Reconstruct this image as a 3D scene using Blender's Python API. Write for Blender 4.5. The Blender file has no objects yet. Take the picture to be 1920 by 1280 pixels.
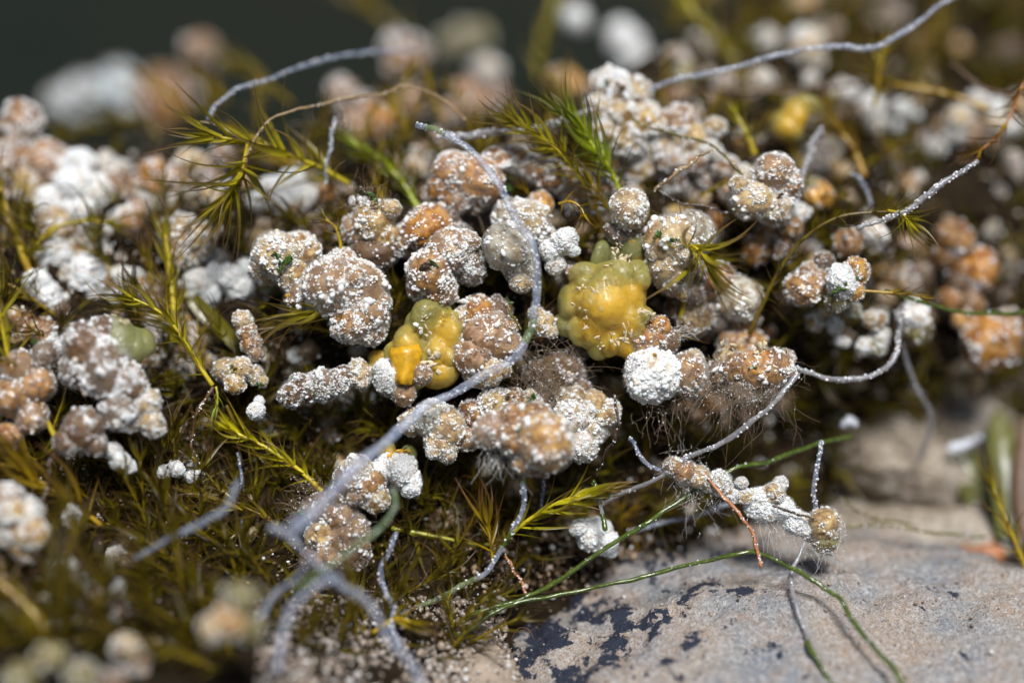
import bpy, bmesh, math, random
import numpy as np
from mathutils import Vector, Matrix, noise as mnoise

random.seed(7)
RNG = np.random.default_rng(7)
S = bpy.context.scene
C = S.collection
R = math.radians

# ------------------------------------------------------------------ camera, light, exposure
# One unit is 100 photo pixels at the plane of focus (about 2 mm in life).
S.unit_settings.scale_length = 0.002
PITCH, DIST = R(20), 40.0
FWD = np.array([0, math.cos(PITCH), -math.sin(PITCH)])
UPV = np.array([0, math.sin(PITCH), math.cos(PITCH)])
RGT = np.array([1.0, 0, 0])
CAM = -DIST * FWD
cd = bpy.data.cameras.new('camera')
cam = bpy.data.objects.new('camera', cd)
C.objects.link(cam)
cam.location = CAM
cam.rotation_euler = (R(90) - PITCH, 0, 0)
cd.sensor_width = 36
cd.lens = 36 * DIST / 19.2
cd.clip_start, cd.clip_end = 0.5, 6000
cd.dof.use_dof = True
cd.dof.focus_distance = DIST - 0.25
cd.dof.aperture_fstop = 0.0255
S.camera = cam

w = bpy.data.worlds.new("World")
S.world = w
w.use_nodes = True
nt = w.node_tree
bg = nt.nodes['Background']
sky = nt.nodes.new('ShaderNodeTexSky')
sky.sky_type = 'NISHITA'
sky.sun_disc = False
SUN_EL, SUN_AZ = R(58), R(168)          # azimuth clockwise from +Y: behind the camera, a touch to the right
sky.sun_elevation = SUN_EL
sky.sun_rotation = SUN_AZ
nt.links.new(sky.outputs[0], bg.inputs[0])
bg.inputs[1].default_value = 0.06
sd = bpy.data.lights.new('sun', 'SUN')
sd.energy = 4.9
sd.angle = R(18)
sd.color = (1.0, 0.988, 0.97)
so = bpy.data.objects.new('sun', sd)
C.objects.link(so)
sdir = Vector((math.sin(SUN_AZ) * math.cos(SUN_EL), math.cos(SUN_AZ) * math.cos(SUN_EL), math.sin(SUN_EL)))
so.rotation_euler = sdir.to_track_quat('Z', 'Y').to_euler()
so.location = sdir * 60
S.view_settings.view_transform = 'Standard'
S.view_settings.look = 'None'
S.view_settings.exposure = 0.1
S.view_settings.gamma = 1.0
S.view_settings.use_curve_mapping = False
S.cycles.max_bounces = 8
S.cycles.transparent_max_bounces = 12
S.cycles.caustics_reflective = False
S.cycles.caustics_refractive = False


def P(px, py, d=0.0):
    """world point seen at photo pixel px,py, d units beyond the plane of focus"""
    k = (DIST + d) / DIST
    return CAM + FWD * (DIST + d) + RGT * ((px - 960) / 100 * k) + UPV * ((640 - py) / 100 * k)


# ------------------------------------------------------------------ surface of the mossy mound (depth beyond focus over the view)
TX = np.array([-900, 0, 400, 800, 1200, 1600, 1900, 2700], float)
TY = np.array([1500, 1280, 1060, 850, 600, 400, 250, 120, -60], float)
TD = np.array([
    [-8, -7, -5.5, -3.4, -.5, 0, 0, 0],
    [-5, -4.4, -3.2, -1.6, 1.2, 1.8, 2.0, 2],
    [-2.2, -1.6, -.4, .6, 1.8, 3.6, 4.8, 5],
    [-.6, -.2, 1.0, 1.3, 1.8, 4.4, 5.8, 6],
    [.6, .6, 1.3, 1.0, 1.2, 2.2, 4.2, 5],
    [2.2, 2.0, 2.2, 1.6, 1.6, 2.4, 3.8, 5],
    [4.6, 4.4, 3.8, 3.0, 2.6, 4.6, 6.0, 7],
    [7, 7, 6, 5.4, 4.8, 7.4, 8.4, 9],
    [12, 12, 11, 10, 8.5, 10, 10.5, 11]], float)
CREST_X = np.array([-900, 0, 400, 700, 950, 1150, 1400, 1700, 2700], float)
CREST_Y = np.array([250, 265, 300, 270, 215, 150, 0, -60, -60], float)


def surf(px, py):
    i = np.clip(np.searchsorted(TX, px) - 1, 0, len(TX) - 2)
    yy = -py
    j = np.clip(np.searchsorted(-TY, yy) - 1, 0, len(TY) - 2)
    a = np.clip((px - TX[i]) / (TX[i + 1] - TX[i]), 0, 1)
    b = np.clip((yy + TY[j]) / (-TY[j + 1] + TY[j]), 0, 1)
    a = a * a * (3 - 2 * a) * .5 + a * .5
    return (TD[j, i] * (1 - a) * (1 - b) + TD[j, i + 1] * a * (1 - b) + TD[j + 1, i] * (1 - a) * b + TD[j + 1, i + 1] * a * b)


def crest(px):
    return float(np.interp(px, CREST_X, CREST_Y))


# ------------------------------------------------------------------ helpers
def tag(o, label=None, cat=None, group=None, kind=None):
    if label: o['label'] = label
    if cat: o['category'] = cat
    if group: o['group'] = group
    if kind: o['kind'] = kind
    return o


def link(o, parent=None):
    C.objects.link(o)
    if parent is not None:
        o.parent = parent
    return o


def empty(name, loc):
    o = bpy.data.objects.new(name, None)
    o.empty_display_size = .1
    o.location = loc
    return link(o)


def np_mesh(name, V, F, mat=None, smooth=True, attrs=None):
    me = bpy.data.meshes.new(name)
    V = np.asarray(V, np.float32)
    F = np.asarray(F, np.int32)
    k = F.shape[1]
    me.vertices.add(len(V)); me.vertices.foreach_set('co', V.ravel())
    me.loops.add(F.size); me.loops.foreach_set('vertex_index', F.ravel())
    me.polygons.add(len(F))
    me.polygons.foreach_set('loop_start', np.arange(0, F.size, k, dtype=np.int32))
    if smooth:
        me.polygons.foreach_set('use_smooth', np.ones(len(F), bool))
    for n, a in (attrs or {}).items():
        at = me.attributes.new(n, 'FLOAT', 'POINT')
        at.data.foreach_set('value', np.asarray(a, np.float32))
    me.update(calc_edges=True)
    me.validate()
    if mat: me.materials.append(mat)
    return me


def obj(name, me, parent=None, loc=None, color=None):
    o = bpy.data.objects.new(name, me)
    if loc is not None: o.location = loc
    if color is not None: o.color = (*color, 1)
    return link(o, parent)


def ico(sub):
    bm = bmesh.new()
    bmesh.ops.create_icosphere(bm, subdivisions=sub, radius=1)
    bm.verts.ensure_lookup_table()
    V = np.array([v.co[:] for v in bm.verts]); F = np.array([[v.index for v in f.verts] for f in bm.faces])
    bm.free()
    return V, F


ICO = {k: ico(k) for k in (1, 2, 3, 4)}


def copies(base, mats):
    """base (V,F) copied with a list of (3x3, translation)"""
    V, F = base
    n = len(V)
    M = np.array([m for m, t in mats]); T = np.array([t for m, t in mats])
    VV = np.einsum('kij,nj->kni', M, V) + T[:, None, :]
    FF = F[None] + (np.arange(len(mats)) * n)[:, None, None]
    return VV.reshape(-1, 3), FF.reshape(-1, F.shape[1])


def rot_rand(rng=RNG):
    q = rng.normal(size=4); q /= np.linalg.norm(q)
    a, b, c, d = q
    return np.array([[1 - 2 * (c * c + d * d), 2 * (b * c - a * d), 2 * (b * d + a * c)], [2 * (b * c + a * d), 1 - 2 * (b * b + d * d), 2 * (c * d - a * b)], [2 * (b * d - a * c), 2 * (c * d + a * b), 1 - 2 * (b * b + c * c)]])


def fbm(p, octv=4, sc=1.0):
    return mnoise.fractal(Vector(p) * sc, 1.0, 2.0, octv)


def spline(pts, step=None, n=None):
    """Catmull-Rom through rows of any width"""
    p = np.array(pts, float)
    p = np.vstack([2 * p[0] - p[1], p, 2 * p[-1] - p[-2]])
    out = []
    m = n or 10
    for i in range(1, len(p) - 2):
        for t in np.linspace(0, 1, m, endpoint=False):
            out.append(.5 * ((2 * p[i]) + (-p[i - 1] + p[i + 1]) * t + (2 * p[i - 1] - 5 * p[i] + 4 * p[i + 1] - p[i + 2]) * t * t + (-p[i - 1] + 3 * p[i] - 3 * p[i + 1] + p[i + 2]) * t ** 3))
    out.append(p[-2])
    return np.array(out)


def tube(path, rad, sides=10, rough=0.06, flat=1.0):
    """tube mesh arrays along path (n,3) with radii (n,)"""
    n = len(path)
    T = np.gradient(path, axis=0); T /= np.linalg.norm(T, axis=1)[:, None] + 1e-9
    ref = np.array([0.13, 0.31, 0.94])
    V = []
    a = np.linspace(0, 2 * np.pi, sides, endpoint=False)
    N = np.cross(T[0], ref); N /= np.linalg.norm(N)
    for i in range(n):
        N = N - T[i] * N.dot(T[i]); N /= np.linalg.norm(N) + 1e-9
        B = np.cross(T[i], N)
        rr = rad[i] * (1 + rough * RNG.normal(size=sides))
        V.append(path[i] + (np.cos(a) * rr)[:, None] * N + (np.sin(a) * rr * flat)[:, None] * B)
    V = np.concatenate(V)
    F = []
    for i in range(n - 1):
        for k in range(sides):
            k2 = (k + 1) % sides
            F.append((i * sides + k, i * sides + k2, (i + 1) * sides + k2, (i + 1) * sides + k))
    # caps as fans of quads (degenerate free): add centre verts
    c0, c1 = len(V), len(V) + 1
    V = np.vstack([V, path[0] - T[0] * rad[0] * .5, path[-1] + T[-1] * rad[-1] * .5])
    tri = []
    for k in range(sides):
        k2 = (k + 1) % sides
        tri.append((c0, k2, k)); tri.append((c1, (n - 1) * sides + k, (n - 1) * sides + k2))
    FF = [(f[0], f[1], f[2]) for f in F] + [(f[0], f[2], f[3]) for f in F] + tri
    return V, np.array(FF)


def cat(parts):
    V, F, o = [], [], 0
    for v, f in parts:
        V.append(v); F.append(np.asarray(f) + o); o += len(v)
    return np.vstack(V), np.vstack(F)


# ------------------------------------------------------------------ materials
class NT:
    def __init__(s, name):
        s.m = bpy.data.materials.new(name); s.m.use_nodes = True
        s.t = s.m.node_tree; s.b = s.t.nodes['Principled BSDF']; s.out = s.t.nodes['Material Output']

    def n(s, kind, **kw):
        x = s.t.nodes.new('ShaderNode' + kind)
        for k, v in kw.items(): setattr(x, k, v)
        return x

    def l(s, a, b): s.t.links.new(a, b)

    def set(s, **kw):
        for k, v in kw.items():
            s.b.inputs[k.replace('_', ' ')].default_value = v if not (isinstance(v, tuple) and len(v) == 3 and k != 'Subsurface_Radius') else (*v, 1)

    def coords(s, space='Object', rnd=True, scale=1.0):
        tc = s.n('TexCoord')
        if not rnd: return tc.outputs[space]
        oi = s.n('ObjectInfo')
        mu = s.n('Math', operation='MULTIPLY'); mu.inputs[1].default_value = 57.0
        s.l(oi.outputs['Random'], mu.inputs[0])
        ad = s.n('VectorMath', operation='ADD')
        s.l(tc.outputs[space], ad.inputs[0]); s.l(mu.outputs[0], ad.inputs[1])
        return ad.outputs[0]

    def noise(s, vec, scale, detail=4, rough=.55, out=0):
        x = s.n('TexNoise'); x.inputs['Scale'].default_value = scale; x.inputs['Detail'].default_value = detail; x.inputs['Roughness'].default_value = rough
        s.l(vec, x.inputs['Vector']); return x.outputs[out]

    def ramp(s, fac, stops, interp='LINEAR'):
        r = s.n('ValToRGB'); r.color_ramp.interpolation = interp
        e = r.color_ramp.elements
        while len(e) < len(stops): e.new(.5)
        for x, (p, c) in zip(e, stops):
            x.position = p; x.color = (*(c if isinstance(c, tuple) else (c, c, c)), 1)
        s.l(fac, r.inputs[0]); return r.outputs[0]

    def mix(s, fac, a, b, blend='MIX'):
        x = s.n('Mix', data_type='RGBA', blend_type=blend)
        for i, v in ((0, fac), (6, a), (7, b)):
            if hasattr(v, 'is_linked') or hasattr(v, 'links'): s.l(v, x.inputs[i])
            elif isinstance(v, tuple): x.inputs[i].default_value = (*v, 1)
            else: x.inputs[i].default_value = v
        return x.outputs[2]

    def bump(s, h, strength, dist=.02):
        b = s.n('Bump'); b.inputs['Strength'].default_value = strength; b.inputs['Distance'].default_value = dist
        s.l(h, b.inputs['Height']); s.l(b.outputs[0], s.b.inputs['Normal'])


def m_nodule():
    s = NT('nodule_skin')
    v = s.coords()
    oi = s.n('ObjectInfo')
    at = s.n('Attribute', attribute_name='p')
    n1 = s.noise(v, 2.2, 5)
    n2 = s.noise(v, 8, 4)
    n3 = s.noise(v, 24, 3)
    dark = s.mix(1.0, oi.outputs['Color'], (.46, .32, .17), 'MULTIPLY')
    c = s.mix(s.ramp(n1, [(.40, 0.0), (.60, 1.0)]), dark, oi.outputs['Color'])
    # chalky bloom where the granules sit; object alpha carries how far it spreads
    ad = s.n('Math', operation='ADD'); s.l(at.outputs['Fac'], ad.inputs[0]); s.l(oi.outputs['Alpha'], ad.inputs[1])
    k = s.n('Math', operation='MULTIPLY_ADD'); s.l(n3, k.inputs[0]); k.inputs[1].default_value = .9; k.inputs[2].default_value = -.45
    a2 = s.n('Math', operation='ADD'); s.l(ad.outputs[0], a2.inputs[0]); s.l(k.outputs[0], a2.inputs[1])
    chalk = s.mix(.2, (.72, .69, .67), oi.outputs['Color'])
    n4 = s.noise(v, 60, 2)
    c = s.mix(s.ramp(n4, [(.62, 0.0), (.70, .4)]), c, (.76, .73, .68))
    c = s.mix(s.ramp(a2.outputs[0], [(.42, 0.0), (.75, .35), (1.0, .9)]), c, chalk)
    s.l(c, s.b.inputs['Base Color'])
    s.set(Roughness=.36, Sheen_Weight=.2, Sheen_Roughness=.35, Subsurface_Weight=.15, Subsurface_Scale=.12, Coat_Weight=.45, Coat_Roughness=.14)
    s.b.inputs['Subsurface Radius'].default_value = (.8, .52, .26)
    s.bump(s.mix(.5, n2, n3), .5, .06)
    return s.m


def m_granule():
    s = NT('white_granule')
    g = s.n('NewGeometry'); oi = s.n('ObjectInfo')
    c = s.ramp(g.outputs['Random Per Island'], [(0.0, (.66, .58, .48)), (.2, (.80, .79, .78)), (1.0, (.86, .88, .92))])
    t = s.mix(.12, c, oi.outputs['Color'])
    n = s.noise(s.coords(), 40, 3)
    s.l(s.mix(s.ramp(n, [(.35, .25), (.6, 0.0)]), t, (.45, .36, .28)), s.b.inputs['Base Color'])
    s.set(Roughness=.38, Subsurface_Weight=.2, Subsurface_Scale=.06)
    s.bump(n, .5, .02)
    return s.m


def m_simple(name, col, rough=.5, **kw):
    s = NT(name)
    v = s.coords()
    n = s.noise(v, kw.pop('scale', 6.0), 6, .65)
    a = tuple(x * .6 for x in col); b = tuple(min(1, x * 1.3) for x in col)
    s.l(s.ramp(n, [(.3, a), (.7, b)]), s.b.inputs['Base Color'])
    s.set(Roughness=rough, **kw)
    s.bump(n, .4, .03)
    return s.m


def m_fuzz(name, col, alpha):
    s = NT(name)
    s.set(Base_Color=col, Roughness=.5, Alpha=alpha)
    return s.m


def m_membrane():
    s = NT('membrane')
    n = s.noise(s.coords(), 5, 4)
    s.l(s.ramp(n, [(.3, (.50, .45, .36)), (.7, (.74, .71, .65))]), s.b.inputs['Base Color'])
    lw = s.n('LayerWeight'); lw.inputs[0].default_value = .35
    a = s.ramp(lw.outputs['Facing'], [(.0, .02), (.4, .06), (.8, .32), (1.0, .55)])
    n2 = s.noise(s.coords(), 30, 2)
    a = s.mix(.12, a, n2)
    s.l(a, s.b.inputs['Alpha'])
    s.set(Roughness=.16, Sheen_Weight=.2)
    s.bump(n, .3, .03)
    return s.m


def m_leaf():
    s = NT('moss_leaf')
    at = s.n('Attribute', attribute_name='t'); am = s.n('Attribute', attribute_name='m')
    oi = s.n('ObjectInfo')
    n = s.noise(s.coords(), 9, 3)
    f = s.n('Math', operation='ADD'); s.l(at.outputs['Fac'], f.inputs[0])
    k = s.n('Math', operation='MULTIPLY_ADD'); s.l(n, k.inputs[0]); k.inputs[1].default_value = .5; k.inputs[2].default_value = -.25
    s.l(k.outputs[0], f.inputs[1])
    c = s.ramp(f.outputs[0], [(0.0, (.29, .27, .010)), (.28, (.155, .14, .010)), (.54, (.085, .062, .016)), (1.0, (.16, .095, .055))])
    rib = s.mix(.7, c, (.30, .27, .012))
    mfac = s.n('Math', operation='MULTIPLY'); s.l(am.outputs['Fac'], mfac.inputs[0])
    inv = s.n('Math', operation='MULTIPLY_ADD'); s.l(at.outputs['Fac'], inv.inputs[0]); inv.inputs[1].default_value = -.9; inv.inputs[2].default_value = .9
    s.l(inv.outputs[0], mfac.inputs[1])
    c = s.mix(mfac.outputs[0], c, rib)
    c = s.mix(1.0, c, oi.outputs['Color'], 'MULTIPLY')
    s.l(c, s.b.inputs['Base Color'])
    s.set(Roughness=.35)
    tr = s.n('BsdfTranslucent'); s.l(c, tr.inputs[0])
    tp = s.n('BsdfTransparent')
    mx = s.n('MixShader'); mx.inputs[0].default_value = .4
    s.l(s.b.outputs[0], mx.inputs[1]); s.l(tr.outputs[0], mx.inputs[2])
    mx2 = s.n('MixShader')
    ta = s.ramp(at.outputs['Fac'], [(.15, 0.0), (.6, .22), (1.0, .35)])
    s.l(ta, mx2.inputs[0]); s.l(mx.outputs[0], mx2.inputs[1]); s.l(tp.outputs[0], mx2.inputs[2])
    s.l(mx2.outputs[0], s.out.inputs[0])
    return s.m


def m_stem():
    s = NT('moss_stem')
    oi = s.n('ObjectInfo')
    n = s.noise(s.coords(), 4, 3)
    c = s.ramp(n, [(.3, (.20, .13, .010)), (.6, (.30, .27, .015)), (.8, (.12, .06, .015))])
    s.l(s.mix(1.0, c, oi.outputs['Color'], 'MULTIPLY'), s.b.inputs['Base Color'])
    s.set(Roughness=.3, Subsurface_Weight=.2, Subsurface_Scale=.05)
    return s.m


def m_thread(name, base, deep, alpha, rough=.22):
    s = NT(name)
    v = s.coords()
    n = s.noise(v, 5, 5, .6); n2 = s.noise(v, 24, 3)
    c = s.ramp(n, [(.3, deep), (.65, base)])
    c = s.mix(s.ramp(n2, [(.58, 0.0), (.74, .45)]), c, (.72, .74, .80) if 'green_t' not in name else (.3, .4, .15))
    s.l(c, s.b.inputs['Base Color'])
    lw = s.n('LayerWeight'); lw.inputs[0].default_value = .3
    a = s.ramp(lw.outputs['Facing'], [(0.0, alpha), (.75, min(1, alpha + .5))])
    s.l(s.mix(s.ramp(n2, [(.54, 0.0), (.74, .6)]), a, (1., 1., 1.)), s.b.inputs['Alpha'])
    s.set(Roughness=rough, Coat_Weight=.4, Coat_Roughness=.15, Subsurface_Weight=.25, Subsurface_Scale=.1)
    s.bump(s.mix(.5, n, n2), .12, .04)
    return s.m


def m_jelly(name, olive, amber):
    s = NT(name)
    v = s.coords(rnd=False)
    at = s.n('Attribute', attribute_name='yolk')
    n = s.noise(v, 2.2, 4); n2 = s.noise(v, 16, 4)
    k = s.n('Math', operation='MULTIPLY_ADD'); s.l(n, k.inputs[0]); k.inputs[1].default_value = 1.1; k.inputs[2].default_value = -.55
    a = s.n('Math', operation='ADD'); s.l(k.outputs[0], a.inputs[0]); s.l(at.outputs['Fac'], a.inputs[1])
    c = s.ramp(a.outputs[0], [(.2, olive), (.55, tuple(.5 * (x + y) for x, y in zip(olive, amber))), (.9, amber)])
    s.l(s.mix(s.ramp(n2, [(.55, 0.0), (.75, .25)]), c, (.75, .6, .25)), s.b.inputs['Base Color'])
    lw = s.n('LayerWeight'); lw.inputs[0].default_value = .4
    s.l(s.ramp(lw.outputs['Facing'], [(0.0, .52), (.7, .70), (1.0, .9)]), s.b.inputs['Alpha'])
    s.set(Roughness=.34, Subsurface_Weight=.7, Subsurface_Scale=.3, Coat_Weight=.3, Coat_Roughness=.12)
    s.b.inputs['Subsurface Radius'].default_value = (1.0, .7, .2)
    s.bump(s.mix(.5, n2, s.noise(v, 5, 5, .6)), .45, .08)
    return s.m


def m_rock():
    s = NT('stone')
    v = s.coords(rnd=False)
    n1 = s.noise(v, .42, 6, .6); n2 = s.noise(v, 1.5, 6, .62); n3 = s.noise(v, 9, 5, .6); n4 = s.noise(v, 30, 3)
    c = s.ramp(n1, [(.32, (.20, .235, .28)), (.44, (.32, .305, .29)), (.54, (.40, .325, .26)), (.68, (.24, .255, .285))])
    c = s.mix(s.ramp(n2, [(.45, 0.0), (.62, .55)]), c, (.40, .28, .20))
    c = s.mix(s.ramp(n3, [(.46, .0), (.66, .7)]), c, (.55, .53, .52))
    c = s.mix(s.ramp(n4, [(.52, 0.0), (.66, .75)]), c, (.10, .07, .055))
    c = s.mix(s.ramp(s.noise(v, 17, 3), [(.60, 0.0), (.68, .8)]), c, (.58, .55, .52))
    # blue-black crust in patches, most of it near the left end
    mp = s.n('SeparateXYZ'); s.l(v, mp.inputs[0])
    mr = s.n('MapRange'); s.l(mp.outputs[0], mr.inputs[0])
    mr.inputs[1].default_value, mr.inputs[2].default_value, mr.inputs[3].default_value, mr.inputs[4].default_value = -6.0, 1.0, .17, -.06
    w1 = s.n('VectorMath', operation='ADD'); s.l(v, w1.inputs[0])
    nw = s.noise(v, 3, 3, out=1); sc = s.n('VectorMath', operation='SCALE'); s.l(nw, sc.inputs[0]); sc.inputs[3].default_value = .35
    s.l(sc.outputs[0], w1.inputs[1])
    nb = s.noise(w1.outputs[0], 1.55, 5, .68)
    ad = s.n('Math', operation='ADD'); s.l(nb, ad.inputs[0]); s.l(mr.outputs[0], ad.inputs[1])
    k = s.ramp(ad.outputs[0], [(.572, 0.0), (.60, 1.0)])
    c = s.mix(k, c, (.018, .024, .045))
    s.l(c, s.b.inputs['Base Color'])
    s.set(Roughness=.6)
    s.bump(s.mix(.4, n3, n4), 1.0, .16)
    return s.m


def m_soil(name, stops, sc=1.0, bump=1.0):
    s = NT(name)
    v = s.coords(rnd=False)
    n1 = s.noise(v, .8 * sc, 6, .6); n2 = s.noise(v, 6 * sc, 5)
    s.l(s.ramp(s.mix(.4, n1, n2), stops), s.b.inputs['Base Color'])
    s.set(Roughness=1.0, Specular_IOR_Level=.1)
    s.bump(n2, bump, .15)
    return s.m


def m_bits():
    s = NT('litter_bits')
    g = s.n('NewGeometry')
    c = s.ramp(g.outputs['Random Per Island'], [(0, (.05, .03, .015)), (.45, (.16, .095, .045)), (.75, (.36, .25, .15)), (.92, (.62, .57, .52)), (.985, (.8, .8, .82)), (1, (.08, .16, .02))])
    s.l(c, s.b.inputs['Base Color']); s.set(Roughness=.5)
    return s.m


def m_rubble():
    s = NT('crust_rubble')
    g = s.n('NewGeometry')
    c = s.ramp(g.outputs['Random Per Island'], [(0, (.07, .036, .015)), (.35, (.16, .09, .035)), (.65, (.28, .165, .065)), (.85, (.42, .30, .16)), (.96, (.58, .48, .34)), (1, (.70, .68, .64))])
    v = s.coords(rnd=False)
    n = s.noise(v, 5, 5); n2 = s.noise(v, 22, 3)
    c = s.mix(s.ramp(n, [(.4, .0), (.62, .6)]), c, (.10, .06, .03))
    s.l(s.mix(s.ramp(n2, [(.55, 0.0), (.68, .75)]), c, (.72, .68, .63)), s.b.inputs['Base Color'])
    s.set(Roughness=.38, Subsurface_Weight=.2, Subsurface_Scale=.1, Coat_Weight=.3, Coat_Roughness=.2)
    s.bump(s.mix(.5, n, n2), .7, .06)
    return s.m


def m_sand():
    s = NT('sand_bits')
    g = s.n('NewGeometry')
    c = s.ramp(g.outputs['Random Per Island'], [(0, (.10, .07, .05)), (.35, (.24, .19, .15)), (.65, (.33, .26, .20)), (.9, (.42, .39, .36)), (1, (.6, .58, .56))])
    s.l(c, s.b.inputs['Base Color']); s.set(Roughness=.4)
    return s.m


M = dict(
    nod=m_nodule(), gran=m_granule(), fuzz=m_fuzz('fuzz_hair', (.80, .77, .74), .4), bfuzz=m_fuzz('brown_hair', (.34, .25, .17), .5), memb=m_membrane(),
    leaf=m_leaf(), stem=m_stem(),
    clear=m_thread('clear_thread', (.50, .54, .63), (.17, .22, .36), .22),
    pale=m_thread('pale_thread', (.36, .35, .36), (.17, .165, .18), .55),
    green=m_thread('green_thread', (.085, .125, .012), (.03, .05, .006), .9, .12),
    pgreen=m_thread('pale_green_thread', (.26, .33, .17), (.12, .18, .07), .4),
    yolk=m_simple('jelly_core', (.74, .43, .02), .5, scale=1.6, Subsurface_Weight=.3),
    jelly=m_jelly('jelly', (.36, .33, .10), (.70, .45, .05)),
    ojelly=m_jelly('olive_jelly', (.28, .29, .11), (.66, .43, .05)),
    yflake=m_simple('yellow_film', (.55, .30, .01), .3, Subsurface_Weight=.3),
    flake=m_simple('beige_flake', (.62, .52, .34), .5),
    pchip=m_simple('pale_chip', (.50, .52, .56), .5),
    wflake=m_simple('white_flake', (.78, .76, .74), .5),
    alga=m_simple('green_alga', (.05, .10, .014), .3),
    brown=m_simple('dry_twig', (.10, .05, .022), .5, scale=3),
    dark=m_simple('dark_root', (.045, .026, .018), .4, scale=3),
    red=m_simple('rusty_root', (.38, .15, .06), .5, scale=3),
    straw=m_simple('straw', (.26, .17, .08), .5, scale=3),
    olive=m_simple('olive_stalk', (.12, .10, .015), .4, scale=3),
    rock=m_rock(), rubble=m_rubble(), bits=m_bits(), sand=m_sand(),
    mottled=m_soil('mottled_stone', [(.34, (.13, .105, .08)), (.48, (.30, .25, .19)), (.62, (.46, .41, .35))], 1.1),
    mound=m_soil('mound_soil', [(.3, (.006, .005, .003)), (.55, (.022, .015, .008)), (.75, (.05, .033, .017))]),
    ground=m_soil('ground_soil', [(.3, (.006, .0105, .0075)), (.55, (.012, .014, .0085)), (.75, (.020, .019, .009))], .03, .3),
    sandstone=m_simple('sandy_stone', (.28, .22, .165), .8, scale=3), yleaf=m_simple('yellow_blade', (.13, .115, .012), .35, scale=1.2),
    grey=m_simple('grey_stone', (.25, .225, .195), .7, scale=.9),
    dleaf=m_simple('old_leaf', (.10, .10, .02), .35, scale=1.2),
)

# ------------------------------------------------------------------ setting: ground sheet, mound
BUMPS = []          # hummocks behind the mound: (x, y, top z)


def ground_z(x, y):
    z = -7.5
    b = 0
    for bx, by, bz in BUMPS:
        b = max(b, (bz + 7.5) * math.exp(-((x - bx) ** 2 + (y - by) ** 2) / 9.0))
    return z + b


def build_ground():
    xs = np.concatenate([[-3000, -800, -250, -90], np.linspace(-40, 40, 81), [90, 250, 800, 3000]])
    ys = np.concatenate([[-3000, -800, -200, -60], np.linspace(-20, 60, 81), [100, 200, 500, 1200, 3000]])
    V = [(x, y, ground_z(x, y) + (.25 * mnoise.noise(Vector((x * .3, y * .3, 0))) if abs(x) < 50 else 0)) for y in ys for x in xs]
    nx = len(xs)
    F = [(j * nx + i, j * nx + i + 1, (j + 1) * nx + i + 1, (j + 1) * nx + i) for j in range(len(ys) - 1) for i in range(nx - 1)]
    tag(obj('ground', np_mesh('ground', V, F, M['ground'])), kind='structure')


def build_mound():
    NX, NV, NB = 170, 130, 26
    V = []
    pxs = np.linspace(-900, 2700, NX)
    for iv in range(NV + NB):
        for px in pxs:
            cy = crest(px)
            if iv < NV:
                py = 1500 + (cy - 1500) * iv / (NV - 1)
                p = P(px, py, surf(px, py))
                k = 1.0
            else:
                s = (iv - NV + 1) / NB
                p = P(px, cy, surf(px, cy))
                p = p + np.array([0, 11 * s, (-8.2 - p[2]) * (s * s * (3 - 2 * s))])
                k = 1 - .5 * s
            q = Vector(p)
            dn = .38 * mnoise.fractal(q * .9, 1, 2, 4) * k
            V.append(p + np.array([dn * .2, -dn, dn * .6]))
    F = [(j * NX + i, j * NX + i + 1, (j + 1) * NX + i + 1, (j + 1) * NX + i) for j in range(NV + NB - 1) for i in range(NX - 1)]
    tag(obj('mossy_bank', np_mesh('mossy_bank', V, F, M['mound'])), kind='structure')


# ------------------------------------------------------------------ nodule library
STY = dict(tan=(.33, .17, .042), brown=(.14, .07, .019), orange=(.46, .205, .016), cream=(.50, .35, .135), white=(.76, .75, .72), pink=(.36, .215, .11),
           amber=(.55, .29, .03), olive=(.22, .19, .045), pearl=(.44, .42, .34), bluish=(.42, .49, .53))
CHALK = dict(s=-.05, m=.10, d=.30, w=1.15)
NVAR = 12
LOBE, GRAN, FUZZ = [], {}, []


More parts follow.
